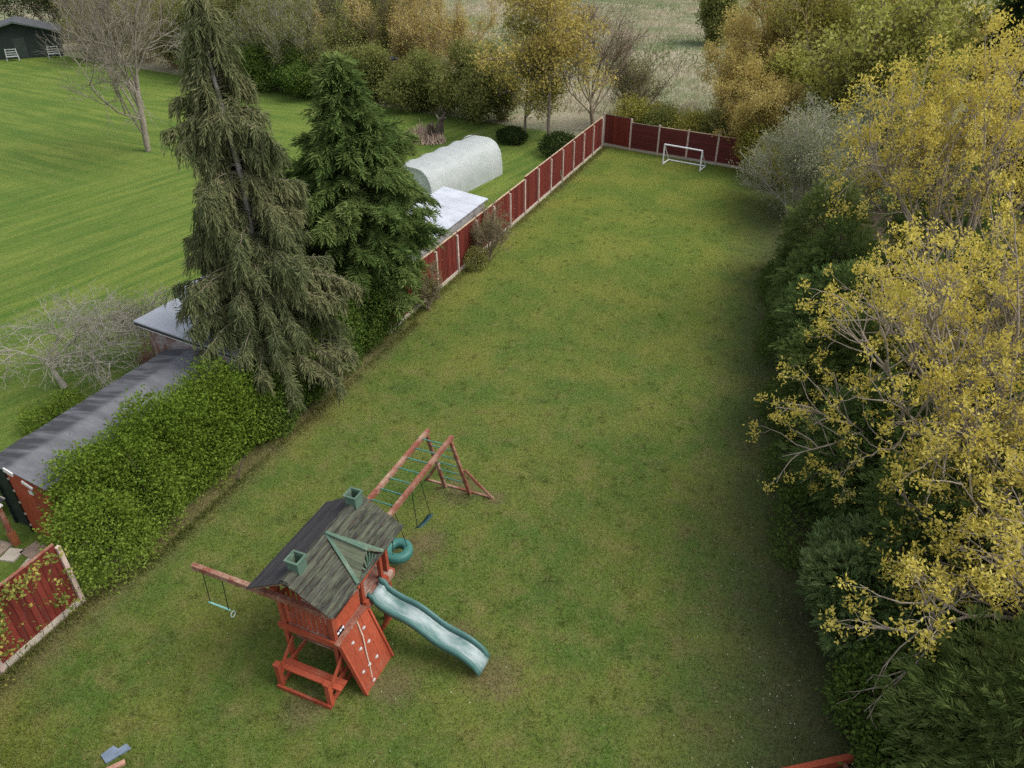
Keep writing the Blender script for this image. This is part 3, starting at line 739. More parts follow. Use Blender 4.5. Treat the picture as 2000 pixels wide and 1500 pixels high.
# ---- climbing wall
WT, WB = (UR+.155, 0, ZD+.02), (-6.33, 0, .0)
for a, b in ((7.36, 7.60), (7.605, 7.84), (7.845, 8.08), (8.085, 8.32)):
    m_ = MB(); sx, sz = WB[0]-WT[0], WB[2]-WT[2]; nx, nz = -sz/math.hypot(sx, sz)*.022, sx/math.hypot(sx, sz)*.022
    v = [L3(WT[0], a, WT[2]), L3(WT[0], b, WT[2]), L3(WB[0], b, 0), L3(WB[0], a, 0)]; v2 = [(p[0]+nx, p[1], p[2]+nz) for p in v]
    m_.add(v+v2, [(0, 1, 2, 3), (4, 7, 6, 5), (0, 4, 5, 1), (1, 5, 6, 2), (2, 6, 7, 3), (3, 7, 4, 0)]).build('climbing_wall_board', RED, ps)
pbeam('wall_edge', (WT[0]+.02, 7.335, WT[2]-.03), (WB[0]+.02, 7.335, .03), .045, .10, RED, up=(1, 0, 0.35))
pbeam('wall_edge', (WT[0]+.02, 8.345, WT[2]-.03), (WB[0]+.02, 8.345, .03), .045, .10, RED, up=(1, 0, 0.35))
pbox('wall_top_rail', (UR+.06, 7.30, ZD+.003), (UR+.17, 8.36, ZD+.045), RED_OLD)
for (v, z) in ((8.02, 1.12), (7.62, 1.12), (7.98, .80), (7.72, .86), (7.52, .45), (7.74, .42), (7.98, .38), (7.66, .08)):
    t_ = (ZD+.02-z)/(ZD+.02); u = WT[0]+(WB[0]-WT[0])*t_+.035
    me_b = MB(); rr = .043; rings = []
    for a in range(4):
        ph = a/3*math.pi/2; r_ = rr*math.cos(ph)*(1+.1*math.sin(a*5+v*9)); hgt = .045*math.sin(ph)
        rings.append([(hgt*.94, r_*math.cos(k*math.pi/4)*1.15, r_*math.sin(k*math.pi/4)+hgt*.3) for k in range(8)])
    V = sum(rings, []); F = [(i*8+k, i*8+(k+1) % 8, (i+1)*8+(k+1) % 8, (i+1)*8+k) for i in range(3) for k in range(8)]
    me_b.add(V, F).build('climbing_hold', STONEHOLD, ps, L3(u-.012, v, z), smooth=True)
rp = MB(); pts = [(UR+.19, 7.93, ZD+.06), (-6.60, 7.88, 1.05), (-6.52, 7.80, .72), (-6.43, 7.73, .42), (-6.36, 7.66, .14)]
for a, b in zip(pts[:-1], pts[1:]): rp.rod(L3(*a), L3(*b), .012, 6)
rp.build('climbing_rope', ROPE, ps)
# ---- picnic table under the deck
for u in (-8.03, -6.84):
    pbox('table_post', (u-.05, 6.83, 0), (u+.05, 6.93, .66), RED); pbox('post_cap', (u-.065, 6.815, .66), (u+.065, 6.945, .70), RED)
    pbeam('side_rail', (u, 6.94, .08), (u, VN-.05, .08), .05, .09, RED)
    pbeam('side_rail', (u, 6.94, .36), (u, VN+.45, .36), .05, .08, RED)
    pbeam('side_brace', (u+.04, 6.94, .55), (u+.04, VN-.0, .93), .04, .07, RED)
pbox('ground_rail', (-8.08, 6.78, .0), (-6.79, 6.828, .10), RED)
for (a, b) in ((6.985, 7.105), (7.112, 7.235)): pbox('seat_plank', (-8.07, a, .40), (-6.64, b, .435), RED)
for (a, b) in ((7.56, 7.70), (7.708, 7.85), (7.858, 8.0)): pbox('table_plank', (-8.05, a, .72), (-6.96, b, .75), RED_OLD)
for (a, b) in ((8.3, 8.42), (8.428, 8.55)): pbox('seat_plank', (-8.07, a, .40), (-6.75, b, .435), RED)
pbox('ground_rail', (UR+.05, VN+.05, .0), (UR+.10, 9.4, .10), RED); pbeam('side_brace', (UR+.10, 8.5, .05), (-6.62, 9.0, .62), .05, .08, RED)
# ---- slide
def slide_profile(t):   # along x from the deck to the ground with a wave
    x = UR+.06+t*2.52
    z = ZD+.02-(ZD-.10)*t-.050*math.sin(t*2*math.pi*1.0)*1.0+.055*math.sin(t*4*math.pi)*(-1)+.03*math.sin(t*math.pi)
    if t < .06: z = max(z, ZD-.01)
    return x, z
sec = [(-.27, .03), (-.265, .12), (-.245, .155), (-.215, .155), (-.20, .12), (-.185, .045), (-.15, .008), (0, 0), (.15, .008), (.185, .045), (.20, .12), (.215, .155), (.245, .155), (.265, .12), (.27, .03)]
NS = 40; V = []; F = []
for i in range(NS+1):
    t_ = i/NS; x, z = slide_profile(t_); k = min(1, (1-t_)/.06+.25)
    for (a, b) in sec: V.append(L3(x, 8.79+a, z+b*k))
m_ = len(sec)
for i in range(NS):
    for j in range(m_-1): a = i*m_+j; F.append((a, a+1, a+m_+1, a+m_))
sl_bed = [f for k, f in enumerate(F) if 5 <= k % (m_-1) <= 8]; sl_edge = [f for k, f in enumerate(F) if not 5 <= k % (m_-1) <= 8]
sl = MB().add(V, sl_bed).build('slide', SLIDE, ps, smooth=True)
for so, par in ((sl, ps),):
    md = so.modifiers.new('thick', 'SOLIDIFY'); md.thickness = .012; md.offset = -1
e_ = MB().add(V, sl_edge).build('slide_rim', SLIDE_EDGE, sl, smooth=True); md = e_.modifiers.new('thick', 'SOLIDIFY'); md.thickness = .012; md.offset = -1
MB().add([V[j] for j in range(m_)]+[(p[0], p[1], p[2]-.06) for p in [V[j] for j in range(m_)]], [(j, j+1, m_+j+1, m_+j) for j in range(m_-1)]).build('slide_lip', SLIDE_EDGE, sl)
# ---- monkey bars
RL, RR, MZ = -7.87, -7.19, 2.20
pbox('bar_rail', (RL-.045, VF+.047, MZ-.06), (RL+.045, 13.22, MZ+.06), RED_OLD)
pbox('bar_rail', (RR-.045, VF+.047, MZ-.06), (RR+.045, 13.20, MZ+.06), RED_OLD)
for j in range(8): prod('rung', (RL+.046, 10.0+j*.405, MZ+.01), (RR-.046, 10.0+j*.405, MZ+.01), .019, GREENMETAL)
for (u0, u1) in ((RL, -7.74), (RR, -7.0)): pbeam('ladder_leg', (u0, 13.10, MZ-.06), (u1, 13.66, 0), .09, .07, RED_OLD, up=(0, 1, 0))
for j in range(5):
    t_ = .18+j*.15; lg = lambda u0, u1: (u0+(u1-u0)*t_, 13.10+.56*t_, MZ*(1-t_)-.06*(1-t_))
    a, b = lg(RL, -7.74), lg(RR, -7.0); prod('ladder_rung', (a[0]+.05, a[1], a[2]), (b[0]-.05, b[1], b[2]), .018, GREENMETAL)
pbeam('leg_brace', (-7.02, 13.46, .98), (-6.34, 13.71, .0), .045, .07, RED_OLD); pbeam('leg_brace', (-7.78, 13.47, .98), (-8.38, 13.72, .0), .045, .07, RED_OLD)
pbox('ladder_sill', (-8.40, 13.70, .0), (-6.33, 13.76, .05), RED_OLD)

# things hung on the frame
ty = thing('tyre_swing', 'teal tyre swing hanging flat from the monkey bars beside the roof', 'swing', (-7.46, 10.66, 0))
V = []; F = []; a1, a2 = 28, 12
for i in range(a1):
    for j in range(a2):
        p = 2*math.pi*i/a1; q = 2*math.pi*j/a2; cr, sr = math.cos(q), math.sin(q)
        cr = math.copysign(abs(cr)**.6, cr)*.115; sr = math.copysign(abs(sr)**.6, sr)*.115
        V.append(((.255+cr)*math.cos(p), (.255+cr)*math.sin(p), .50+sr))
for i in range(a1):
    for j in range(a2): F.append((i*a2+j, ((i+1) % a1)*a2+j, ((i+1) % a1)*a2+(j+1) % a2, i*a2+(j+1) % a2))
MB().add(V, F).build('tyre', TEAL, ty, smooth=True)
for k in range(3):
    p = 2*math.pi*k/3+.6; brod((.235*math.cos(p), .235*math.sin(p), .58), (0.07, -.12, 2.13), .011, 6).build('chain', CHAINM, ty)
    brod((.235*math.cos(p), .235*math.sin(p), .585), (.235*math.cos(p), .235*math.sin(p), .61), .025, 8).build('bolt', CHAINM, ty)
sw = thing('swing', 'blue grey tipped swing seat hanging below the monkey bars', 'swing', (-7.22, 11.5, 0))
V = []; 
for i in range(9):
    t_ = i/8-.5
    for s in (-1, 1): V.append((s*.085+.12*t_, t_*.44+.06, .72+.22*t_*t_+s*.05+.10*t_))
F = [(2*i, 2*i+1, 2*i+3, 2*i+2) for i in range(8)]
so = MB().add(V, F).build('seat', NAVY, sw, smooth=True); md = so.modifiers.new('thick', 'SOLIDIFY'); md.thickness = .02
brod((-.06, -.16, .72), (0.02, -.38, 2.13), .010, 6).build('chain', CHAINM, sw); brod((.06, .28, .82), (.02, .02, 2.13), .010, 6).build('chain', CHAINM, sw)
tz = thing('trapeze_bar', 'pale green trapeze bar hanging from the long swing beam', 'swing', (-9.6, 7.245, 0))
brod((-.44, .1, 1.12), (.12, .1, 1.12), .022, 8).build('bar', plain_mat('pale green plastic', (.22, .47, .40), .4), tz)
brod((-.40, .1, 1.12), (-.20, 0, 2.24), .010, 6).build('chain', CHAINM, tz); brod((.08, .1, 1.12), (.28, 0, 2.24), .010, 6).build('chain', CHAINM, tz)
rg = MB()
for k in range(10):
    a, b = 2*math.pi*k/10, 2*math.pi*(k+1)/10; rg.rod((.15+.02, .1+.06*math.cos(a), 1.02+.075*math.sin(a)), (.15+.02, .1+.06*math.cos(b), 1.02+.075*math.sin(b)), .012, 6)
rg.build('ring', plain_mat('pale grey ring', (.45, .55, .50), .5), tz)
bx = thing('toy_box', 'small black box with white edge on the deck corner', 'box', (-7.02, 7.62, ZD))
bbox((-.02, -.14, 0), (.13, .08, .13)).build('box_body', BLACKM, bx)
for y0 in (-.14, -.06, .02): bbox((.131, y0, .10), (.15, y0+.055, .135)).build('edge_strip', WHITEM, bx)

# ------------------------------------------------------------------ football goal
gl = thing('football_goal', 'white tube football goal standing before the end fence', 'goal', (-7.9, 45.4, 0))
A, B, C, D_ = (-9.07, 45.64), (-6.70, 45.07), (-8.93, 46.62), (-6.55, 46.08)
g = lambda p, z: (p[0]+7.9, p[1]-45.4, z)
brod(g(A, .0), g(A, 1.22), .045).build('post', WHITEM, gl); brod(g(B, 0), g(B, 1.22), .045).build('post', WHITEM, gl)
brod(g(A, 1.22), g(B, 1.22), .046).build('crossbar', WHITEM, gl); brod(g(C, .045), g(D_, .045), .04).build('ground_bar', WHITEM, gl)
for p, q in ((A, C), (B, D_)):
    brod(g(p, .05), g(q, .05), .035).build('side_bar', WHITEM, gl); brod(g(p, 1.20), g(q, .05), .022).build('net_stay', WHITEM, gl)

# ------------------------------------------------------------------ trees, shrubs and hedges
def reseed(s):
    global rng
    rng = np.random.default_rng(s)
def tree(name, label, loc, kind, H, R, seed, bark, leaf=None, radii=None, each=10, spread=.16, L=.09, Wd=.06, up=.2, lean=(0, 0), cat='tree', group=None, tips_only=True, zlow=None, tamt=.25):
    t = thing(name, label, cat, (loc[0], loc[1], 0), 0, group)
    lv = fit_paths(skeleton(kind, seed), H, R)
    if lean != (0, 0): lv = [p+np.stack([p[..., 2]*lean[0], p[..., 2]*lean[1], 0*p[..., 2]], -1) for p in lv]
    lv = [np.concatenate([p[..., :2], np.maximum(p[..., 2:], .02)], -1) for p in lv]
    radii = radii or [.14, .06, .03, .014, .008]
    nt_ = 2 if kind != 'thicket' else 1
    link('trunk', tube_mesh('trunk', lv[:nt_], radii, bark), t)
    link('branches', tube_mesh('branches', lv[nt_:], radii[nt_:], bark), t)
    if leaf is not None:
        last = lv[-1]; P = last[:, -1] if tips_only else np.concatenate([last[:, -1], last[:, 1]])
        if kind == 'thicket' and not tips_only:
            P = np.concatenate([P]+[q[:, i_] for q in lv[1:-1] for i_ in (2, -1)]+[lv[0][:, i_]+rng.normal(size=(len(lv[0]), 3))*np.array([.17, .17, .08])*R for i_ in (1, 2, 3, 4, 5, 6) for _ in range(8)])
            P = P[P[:, 2] > .1]
        if zlow: P = P[P[:, 2] > zlow]
        V, F = leafy(P, each, spread, L, Wd, up=up)
        link('crown', raw_mesh('crown', V, F, leaf, t=tval(len(F), V[::4], seed, .8, tamt)), t)
    return t
def bush(name, label, loc, ells, n, leaf, seed, L=.07, Wd=.045, depth=.35, lump=.16, freq=1.6, clump=5, csp=.07, out=.7, bark=None, stems=8, cat='shrub', group=None, tamt=.3, up=.3):
    reseed(seed); t = thing(name, label, cat, (loc[0], loc[1], 0), 0, group)
    P, O = blob_points(ells, n//clump, depth, seed, lump, freq)
    V, F = leafy(P, clump, csp, L, Wd, outward=O*out, up=up)
    link('crown', raw_mesh('crown', V, F, leaf, t=tval(len(F), V[::4], seed, 1.1, tamt)), t)
    E_ = np.array(ells); k = rng.integers(0, len(E_), stems); tgt = E_[k, :3]+rng.normal(size=(stems, 3))*E_[k, 3:]*.4; tgt[:, 2] = np.maximum(tgt[:, 2], .3)
    st = tgt.copy(); st[:, 2] = 0; st[:, :2] = st[:, :2]*.75+rng.normal(size=(stems, 2))*.08
    s_ = np.linspace(0, 1, 5)[None, :, None]; pts = st[:, None]+(tgt-st)[:, None]*s_+rng.normal(size=(stems, 5, 3))*.04*s_
    V, F = tubes([(pts, taper(stems, 5, .035, .008), 5)]); link('stems', raw_mesh('stems', V, F, bark or BARK_DARK, smooth=True), t)['kind'] = 'stuff'
    return t
def cypress(name, label, loc, ells, n, leaf, seed, L=.30, m=7, wd=.030, droop=.25, out=1.0, up=.25, depth=.30, lump=.2, freq=1.5, group=None, cat='conifer', H=None):
    """dense conifer: flat sprays over lumpy lobes, dark stem and limbs inside"""
    reseed(seed); t = thing(name, label, cat, (loc[0], loc[1], 0), 0, group)
    P, O = blob_points(ells, n, depth, seed, lump, freq)
    D = O*out+rdir(n)*.55+np.array([0, 0, up])
    V, F = fronds(P-unit(D)*L*.4, D, L*rng.uniform(.7, 1.25, n), m, wd, .65, droop)
    link('crown', raw_mesh('crown', V, F, leaf, t=tval(len(F), V[::4], seed, 1.0, .3)), t)
    E_ = np.array(ells); h = H or (E_[:, 2]+E_[:, 5]).max()*.92
    trunk = np.stack([np.zeros(6), np.zeros(6), np.linspace(0, h, 6)], 1)[None]+rng.normal(size=(1, 6, 3))*np.array([.04, .04, 0])
    k = 22; z = rng.uniform(.2, .9, k)*h; az = rng.uniform(0, 6.28, k); r_ = E_[:, 3:5].mean()*.75
    lim = np.stack([np.stack([np.cos(az)*r_*s, np.sin(az)*r_*s, z+.5*s*s-.1*s], 1) for s in (0, .35, .7, 1)], 1)
    V, F = tubes([(trunk, taper(1, 6, .11, .02), 7), (lim, taper(k, 4, .03, .006), 4)])
    link('trunk', raw_mesh('trunk', V, F, BARK_DARK, smooth=True), t)
    return t
def tall_conifer(name, label, loc, H, prof, nbr, seed, leaf, bark, hang, step=.16, L=.34, m=6, wd=.034, lean=(0, 0), z0=.25, bend=-.12, rise=.25, trunk_r=.17, pale_top=None, per=3, gap=None, var=.2):
    """trunk with whorls of limbs; sprays hang from or fan off every limb"""
    reseed(seed); t = thing(name, label, 'conifer', (loc[0], loc[1], 0))
    zs = np.linspace(0, H, 14); tr = np.stack([lean[0]*zs+.05*np.sin(zs*1.1), lean[1]*zs+.04*np.cos(zs*.9), zs], 1)[None]
    V, F = tubes([(tr, (trunk_r*(1-zs/H)**.8+.018)[None], 8)])
    link('trunk', raw_mesh('trunk', V, F, bark, smooth=True), t)
    u = rng.random(nbr); z = z0+(H*.985-z0)*u**1.05; az = rng.uniform(0, 2*np.pi, nbr)
    if gap:                                   # thin side of the upper crown where the trunk shows
        dz = np.abs((az-gap[0]+np.pi) % (2*np.pi)-np.pi) < gap[1]; kill = dz & (z > gap[2]) & (rng.random(nbr) < .93)
        z = z[~kill]; az = az[~kill]; nbr = len(z)
    R = np.interp(z/H, prof[0], prof[1])*rng.uniform(.92-2*var, .92+var, nbr)*(1+.16*np.sin(az*3+z*1.7)+.10*np.sin(az*2-z*2.9))
    k = 7; s = np.linspace(0, 1, k); base = np.stack([np.interp(z, zs, tr[0, :, 0]), np.interp(z, zs, tr[0, :, 1]), z], 1)
    dirs = np.stack([np.cos(az), np.sin(az), 0*az], 1); up_ = rise*rng.uniform(.5, 1.4, nbr)
    pts = base[:, None]+dirs[:, None]*(R[:, None]*s)[..., None]
    pts[..., 2] += R[:, None]*(up_[:, None]*s-(up_[:, None]-bend)*s**2.2); pts += rng.normal(size=pts.shape)*.03*s[None, :, None]
    pts[..., 2] = np.maximum(pts[..., 2], .12)
    V, F = tubes([(pts, taper(nbr, k, .014+.010*R, .005), 4)]); link('limbs', raw_mesh('limbs', V, F, BARK_DARK if not hang else BARK, smooth=True), t)
    # sprays
    cnt = np.maximum(2, (R/step).astype(int)); Ps = []; Ts = []
    for i in range(nbr):
        tt = np.sqrt(rng.uniform(.06 if not pale_top or z[i] < pale_top else .25, 1, cnt[i]*per)); x = tt*(k-1); j = np.minimum(x.astype(int), k-2); fr = (x-j)[:, None]
        a = pts[i, j]; b = pts[i, j+1]; Ps.append(a+(b-a)*fr); Ts.append(unit(b-a))
    P = np.concatenate(Ps); T = np.concatenate(Ts); n = len(P)
    side = unit(np.cross(T, np.array([0, 0, 1.0])))*rng.choice([-1, 1], n)[:, None]
    if hang:
        D = T*.55+side*rng.uniform(.1, 1.0, n)[:, None]+np.array([0, 0, -.55])+rdir(n)*.4; dr = .7
    else:
        D = T*.8+side*rng.uniform(.1, 1.1, n)[:, None]+np.array([0, 0, .12])+rdir(n)*.25; dr = .35
    V, F = fronds(P+rng.normal(size=(n, 3))*.04, D, L*rng.uniform(.6, 1.4, n), m, wd, .7, dr)
    V[:, 2] = np.maximum(V[:, 2], .03)
    link('crown', raw_mesh('crown', V, F, leaf, t=tval(len(F), V[::4], seed, .9, .3)), t)
    return t

LF_A = leaf_mat('olive cypress sprays', (.070, .092, .042), (.132, .152, .068), (.215, .208, .105), .28)
LF_B = leaf_mat('green cypress sprays', (.056, .096, .028), (.112, .170, .046), (.200, .240, .080), .28)
LF_HEDGE = leaf_mat('privet leaves', (.085, .145, .018), (.150, .225, .030), (.220, .290, .060), .3)
LF_LAUREL = leaf_mat('dark hedge leaves', (.050, .092, .020), (.095, .155, .030), (.150, .205, .048), .25)
LF_MAPLE = leaf_mat('yellow maple flowers', (.47, .39, .070), (.61, .51, .108), (.71, .62, .19), .4)
LF_CYP1 = leaf_mat('olive green cypress', (.066, .102, .028), (.125, .168, .048), (.185, .215, .072), .25)
LF_CYP2 = leaf_mat('deep green cypress', (.055, .095, .030), (.105, .165, .048), (.160, .215, .072), .25)
LF_CYP3 = leaf_mat('blue green shrub', (.072, .125, .042), (.130, .200, .068), (.195, .255, .100), .25)
LF_WILLOW = leaf_mat('grey green willow leaves', (.20, .235, .120), (.31, .33, .185), (.41, .42, .27), .35)
LF_LIME = leaf_mat('fresh lime leaves', (.24, .26, .050), (.40, .41, .095), (.55, .53, .19), .4)
LF_ORANGE = leaf_mat('orange tinged leaves', (.38, .30, .090), (.52, .415, .135), (.60, .51, .20), .42)
LF_YELLOW = leaf_mat('dull yellow leaves', (.30, .25, .065), (.46, .375, .100), (.58, .48, .17), .4)
LF_OLIVE = leaf_mat('olive spring leaves', (.13, .155, .042), (.215, .235, .070), (.295, .295, .105), .4)
LF_DARK = leaf_mat('dark evergreen leaves', (.014, .026, .009), (.032, .050, .015), (.055, .075, .024), .2)
LF_YG = leaf_mat('yellow green leaves', (.23, .235, .046), (.35, .335, .076), (.45, .40, .12), .4)
LF_IVY = leaf_mat('variegated ivy leaves', (.11, .155, .035), (.22, .25, .06), (.42, .36, .09), .3)
LF_RUST = leaf_mat('rusty leaves', (.10, .035, .02), (.18, .06, .03), (.16, .11, .04), .3)

# the two big conifers by the fence
tall_conifer('cypress_tree', 'tall drooping olive conifer with bare silver upper trunk', (-14.7, 15.9), 11.9,
    ([0, .08, .15, .28, .38, .48, .60, .72, .82, .93, 1], [1.3, 1.7, 2.1, 2.2, 1.85, 1.3, 1.05, 1.0, .7, .32, .12]), 680, 3, LF_A, BARK_GREY, True, lean=(-.012, -.014), rise=.40, bend=-.02, pale_top=5.6, L=.34, m=9, wd=.034, per=7, step=.15, gap=(rad(-47), .6, 5.8), var=.30, trunk_r=.14, z0=1.2)
tall_conifer('fir_tree', 'broad dark green pyramid conifer beside the drooping one', (-14.7, 20.9), 9.5,
    ([0, .1, .25, .38, .5, .65, .85, 1], [1.1, 1.5, 2.15, 2.7, 2.4, 1.65, .75, .12]), 600, 4, LF_B, BARK, False, rise=.42, bend=.12, L=.42, m=8, wd=.042, per=6, step=.15, var=.30, z0=1.0)
# hedges on the fence line
bush('privet_hedge', 'bright green leafy hedge in front of the long felt roofed shed', (-14.2, 10.4),
    [(.25, -2.35, 1.0, 1.0, 1.0, 1.35), (-.45, -1.7, 1.3, 1.0, 1.0, 1.6), (-.1, -.9, 1.3, 1.2, 1.0, 1.5), (-.2, .2, 1.4, 1.15, 1.0, 1.6), (-.05, 1.2, 1.2, 1.15, 1.1, 1.45), (-.1, 2.3, 1.25, 1.1, 1.0, 1.5), (.15, 3.2, .85, .95, 1.0, 1.1)], 84000, LF_HEDGE, 31, L=.072, Wd=.046, depth=.36, lump=.26, freq=2.0, clump=8, csp=.11, stems=22, cat='hedge')
bush('ivy_hedge', 'dark green clipped hedge under the two tall conifers', (-13.95, 17.6),
    [(.05, -3.4, .9, .85, 1.2, 1.2), (0, -1.8, 1.15, .9, 1.3, 1.45), (0, .0, 1.3, .9, 1.3, 1.6), (-.05, 1.8, 1.4, .9, 1.3, 1.7), (-.05, 3.3, 1.3, .85, 1.1, 1.55)], 64000, LF_LAUREL, 32, L=.075, Wd=.05, depth=.3, lump=.16, freq=2.2, clump=6, csp=.08, stems=16, cat='hedge')

# conifers and shrubs along the right-hand side
def lobes(r, h, seed, k=6):
    q = np.random.default_rng(seed); out = [(0, 0, h*.42, r*.95, r*.95, h*.46), (0, 0, h*.72, r*.55, r*.55, h*.30)]
    for i in range(k):
        a = q.uniform(0, 6.28); z = q.uniform(.15, .6)*h; d = r*q.uniform(.3, .6); s = q.uniform(.45, .65)
        out.append((d*math.cos(a), d*math.sin(a), z, r*s, r*s, h*.22*q.uniform(.8, 1.3)))
    return out
RC_ = [((5.5, 9.4), 2.5, 4.4, LF_CYP1, 'olive feathery conifer filling the bottom right corner'),
       ((8.2, 13.0), 2.4, 5.0, LF_CYP2, 'dark conifer behind the olive corner conifer'),
       ((4.6, 14.0), 2.2, 4.6, LF_CYP2, 'deep green conifer under the nearest yellow branches'),
       ((2.7, 17.0), 1.75, 3.9, LF_CYP2, 'deep green lawn edge conifer below the large yellow maple'),
       ((1.9, 20.3), 1.75, 3.9, LF_CYP1, 'olive lawn edge conifer under the leftmost yellow branches'),
       ((1.5, 23.6), 1.85, 4.0, LF_CYP2, 'deep green conifer between the yellow maple and the lawn'),
       ((1.1, 27.2), 1.9, 4.2, LF_B, 'bright green conifer behind the leftmost yellow branches'),
       ((.8, 30.8), 2.0, 4.4, LF_CYP1, 'yellowish green conifer just in front of the grey willow'),
       ((5.5, 24.5), 2.5, 5.0, LF_CYP2, 'dark conifer inside the yellow maple crowns'),
       ((5.2, 33.5), 2.5, 5.4, LF_CYP2, 'dark conifer behind the far yellow maple')]
for i, (p, r, h, lf, lab) in enumerate(RC_):
    cypress('conifer', lab, p, lobes(r, h, 50+i), 9000 if i in (0, 3, 4) else 6800, lf, 60+i, L=.33, m=7, wd=.034, lump=.32, freq=2.4, depth=.4, group='conifers along the right side of the lawn')
cypress('juniper', 'blue green arching juniper leaning over the lawn edge', (3.1, 13.0), [(-.2, 0, 1.2, 1.5, 1.35, 1.1), (-.9, -.2, 1.5, .8, .8, .7), (.3, .5, 1.9, 1.0, 1.0, .9), (-.4, -.9, .9, 1.0, .8, .7), (-.7, .8, 1.2, .8, .8, .7)], 4200, LF_CYP3, 81, L=.30, m=8, wd=.034, up=.55, lump=.28, freq=2.4, depth=.4)
bush('laurel_shrub', 'low broad green shrub at the lawn corner below the juniper', (3.3, 10.8), [(0, 0, .55, 1.1, 1.2, .75), (.3, -1.3, .5, .9, .9, .65), (.8, .6, .8, 1.0, 1.0, .8)], 15000, LF_LAUREL, 82, L=.085, Wd=.055, clump=6, csp=.09)
bush('corner_shrub', 'mossy green shrub beside the red timber bed edge', (4.1, 8.6), [(0, 0, .5, .95, 1.1, .75), (.5, -1.0, .5, .9, .9, .7)], 9000, LF_LAUREL, 83, L=.08, Wd=.05, clump=6, csp=.08)
bush('ground_ivy', 'low green ground cover at the foot of the conifers', (1.3, 17.4), [(0, -1.8, .15, .7, 1.6, .35), (-.35, .8, .15, .7, 1.6, .35), (-.8, 3.8, .15, .8, 1.8, .35), (-1.4, 8.2, .15, .8, 2.2, .4), (-2.0, 13.0, .2, .8, 2.4, .45)], 14000, LF_LAUREL, 84, L=.08, Wd=.05, clump=5, csp=.09, cat='ground cover')
# yellow maples
MR = [.12, .060, .032, .018, .010]
MK = dict(each=36, spread=.078, L=.075, Wd=.042, up=.6, tamt=.2)
tree('maple_tree', 'large yellow flowering maple overhanging the lawn edge', (5.4, 18.0), 'maple', 8.2, 5.4, 5, BARK_MAPLE, LF_MAPLE, MR, zlow=1.6, **MK)
tree('maple_tree', 'far yellow maple with the densest crown below the dark conifer', (5.0, 26.8), 'maple', 10.2, 5.6, 16, BARK_MAPLE, LF_MAPLE, MR, zlow=2.0, **{**MK, 'each': 40, 'L': .095, 'Wd': .055, 'spread': .115})
tree('maple_tree', 'yellow maple reaching in at the right edge of the picture', (7.8, 13.4), 'maple', 7.2, 5.2, 27, BARK_MAPLE, LF_MAPLE, MR, zlow=2.2, **MK)
# trees beyond them
tree('willow_shrub', 'grey green willow thicket between the yellow maple and the goal', (-.4, 38.6), 'thicket', 5.4, 3.9, 91, TWIG_GREY, LF_WILLOW, [.045, .024, .015, .011], each=4, spread=.14, L=.13, Wd=.045, cat='shrub', tips_only=False)
tree('willow_shrub', 'taller grey green willow behind the thicket', (3.0, 42.0), 'thicket', 5.8, 3.2, 92, TWIG_GREY, LF_WILLOW, [.045, .024, .015, .011], each=4, spread=.16, L=.14, Wd=.05, cat='shrub', tips_only=False)
tree('lime_tree', 'lime green multi stemmed tree behind the willow', (1.2, 50.0), 'thicket', 9.6, 5.8, 93, BARK, LF_LIME, [.07, .034, .020, .014], each=3, spread=.22, L=.22, Wd=.15, tips_only=False)
tree('lime_tree', 'lime green tree behind the densest yellow crown', (4.2, 53.0), 'thicket', 10.4, 4.4, 94, BARK, LF_LIME, [.07, .034, .020, .014], each=3, spread=.22, L=.22, Wd=.15, tips_only=False)
tree('lime_tree', 'low lime green tree between hawthorn and orange birch', (-2.4, 51.8), 'thicket', 5.6, 3.0, 89, BARK, LF_LIME, [.05, .02, .014, .010], each=6, spread=.18, L=.18, Wd=.12, tips_only=False)
tree('birch_tree', 'orange tinged airy tree at the field edge', (-4.3, 58.5), 'thicket', 10.0, 3.9, 95, TWIG_OCHRE, LF_ORANGE, [.06, .03, .018, .014], each=8, spread=.22, L=.14, Wd=.09, tips_only=False)
tree('birch_tree', 'second orange tinged tree behind the lime green ones', (3.5, 61.5), 'thicket', 11.0, 4.6, 96, TWIG_OCHRE, LF_ORANGE, [.06, .03, .018, .014], each=8, spread=.22, L=.16, Wd=.10, tips_only=False)
tree('birch_tree', 'tall yellow orange tree between the field edge and the lime trees', (-.8, 56.5), 'thicket', 11.2, 4.6, 88, TWIG_OCHRE, LF_YG, [.06, .03, .018, .014], each=5, spread=.24, L=.17, Wd=.11, tips_only=False)
tree('birch_tree', 'lower orange tree leaning over the end fence beside the hawthorn', (-5.2, 52.3), 'thicket', 6.0, 3.0, 87, TWIG_OCHRE, LF_ORANGE, [.05, .024, .016, .012], each=5, spread=.2, L=.14, Wd=.09, tips_only=False)
tree('hawthorn', 'ochre leaved hawthorn covering the end of the lap fence', (-3.4, 48.3), 'thicket', 5.2, 3.0, 97, TWIG_BROWN, LF_ORANGE, [.04, .016, .010, .007], each=9, spread=.13, L=.11, Wd=.07, cat='shrub', tips_only=False)
bush('hawthorn', 'olive leafy shrub in front of the ochre hawthorn', (-3.6, 45.9), [(0, 0, 1.3, 1.3, 1.2, 1.4), (1.3, -1.6, 1.1, 1.4, 1.4, 1.1), (-.3, .4, 2.2, 1.0, 1.0, .9)], 15000, LF_YG, 98, L=.11, Wd=.07, clump=6, csp=.14, lump=.3, depth=.5)
cypress('spruce', 'very dark conifer in the top right corner', (9.2, 45.5), lobes(3.2, 14.5, 70), 5200, LF_DARK, 99, L=.7, m=7, wd=.09)
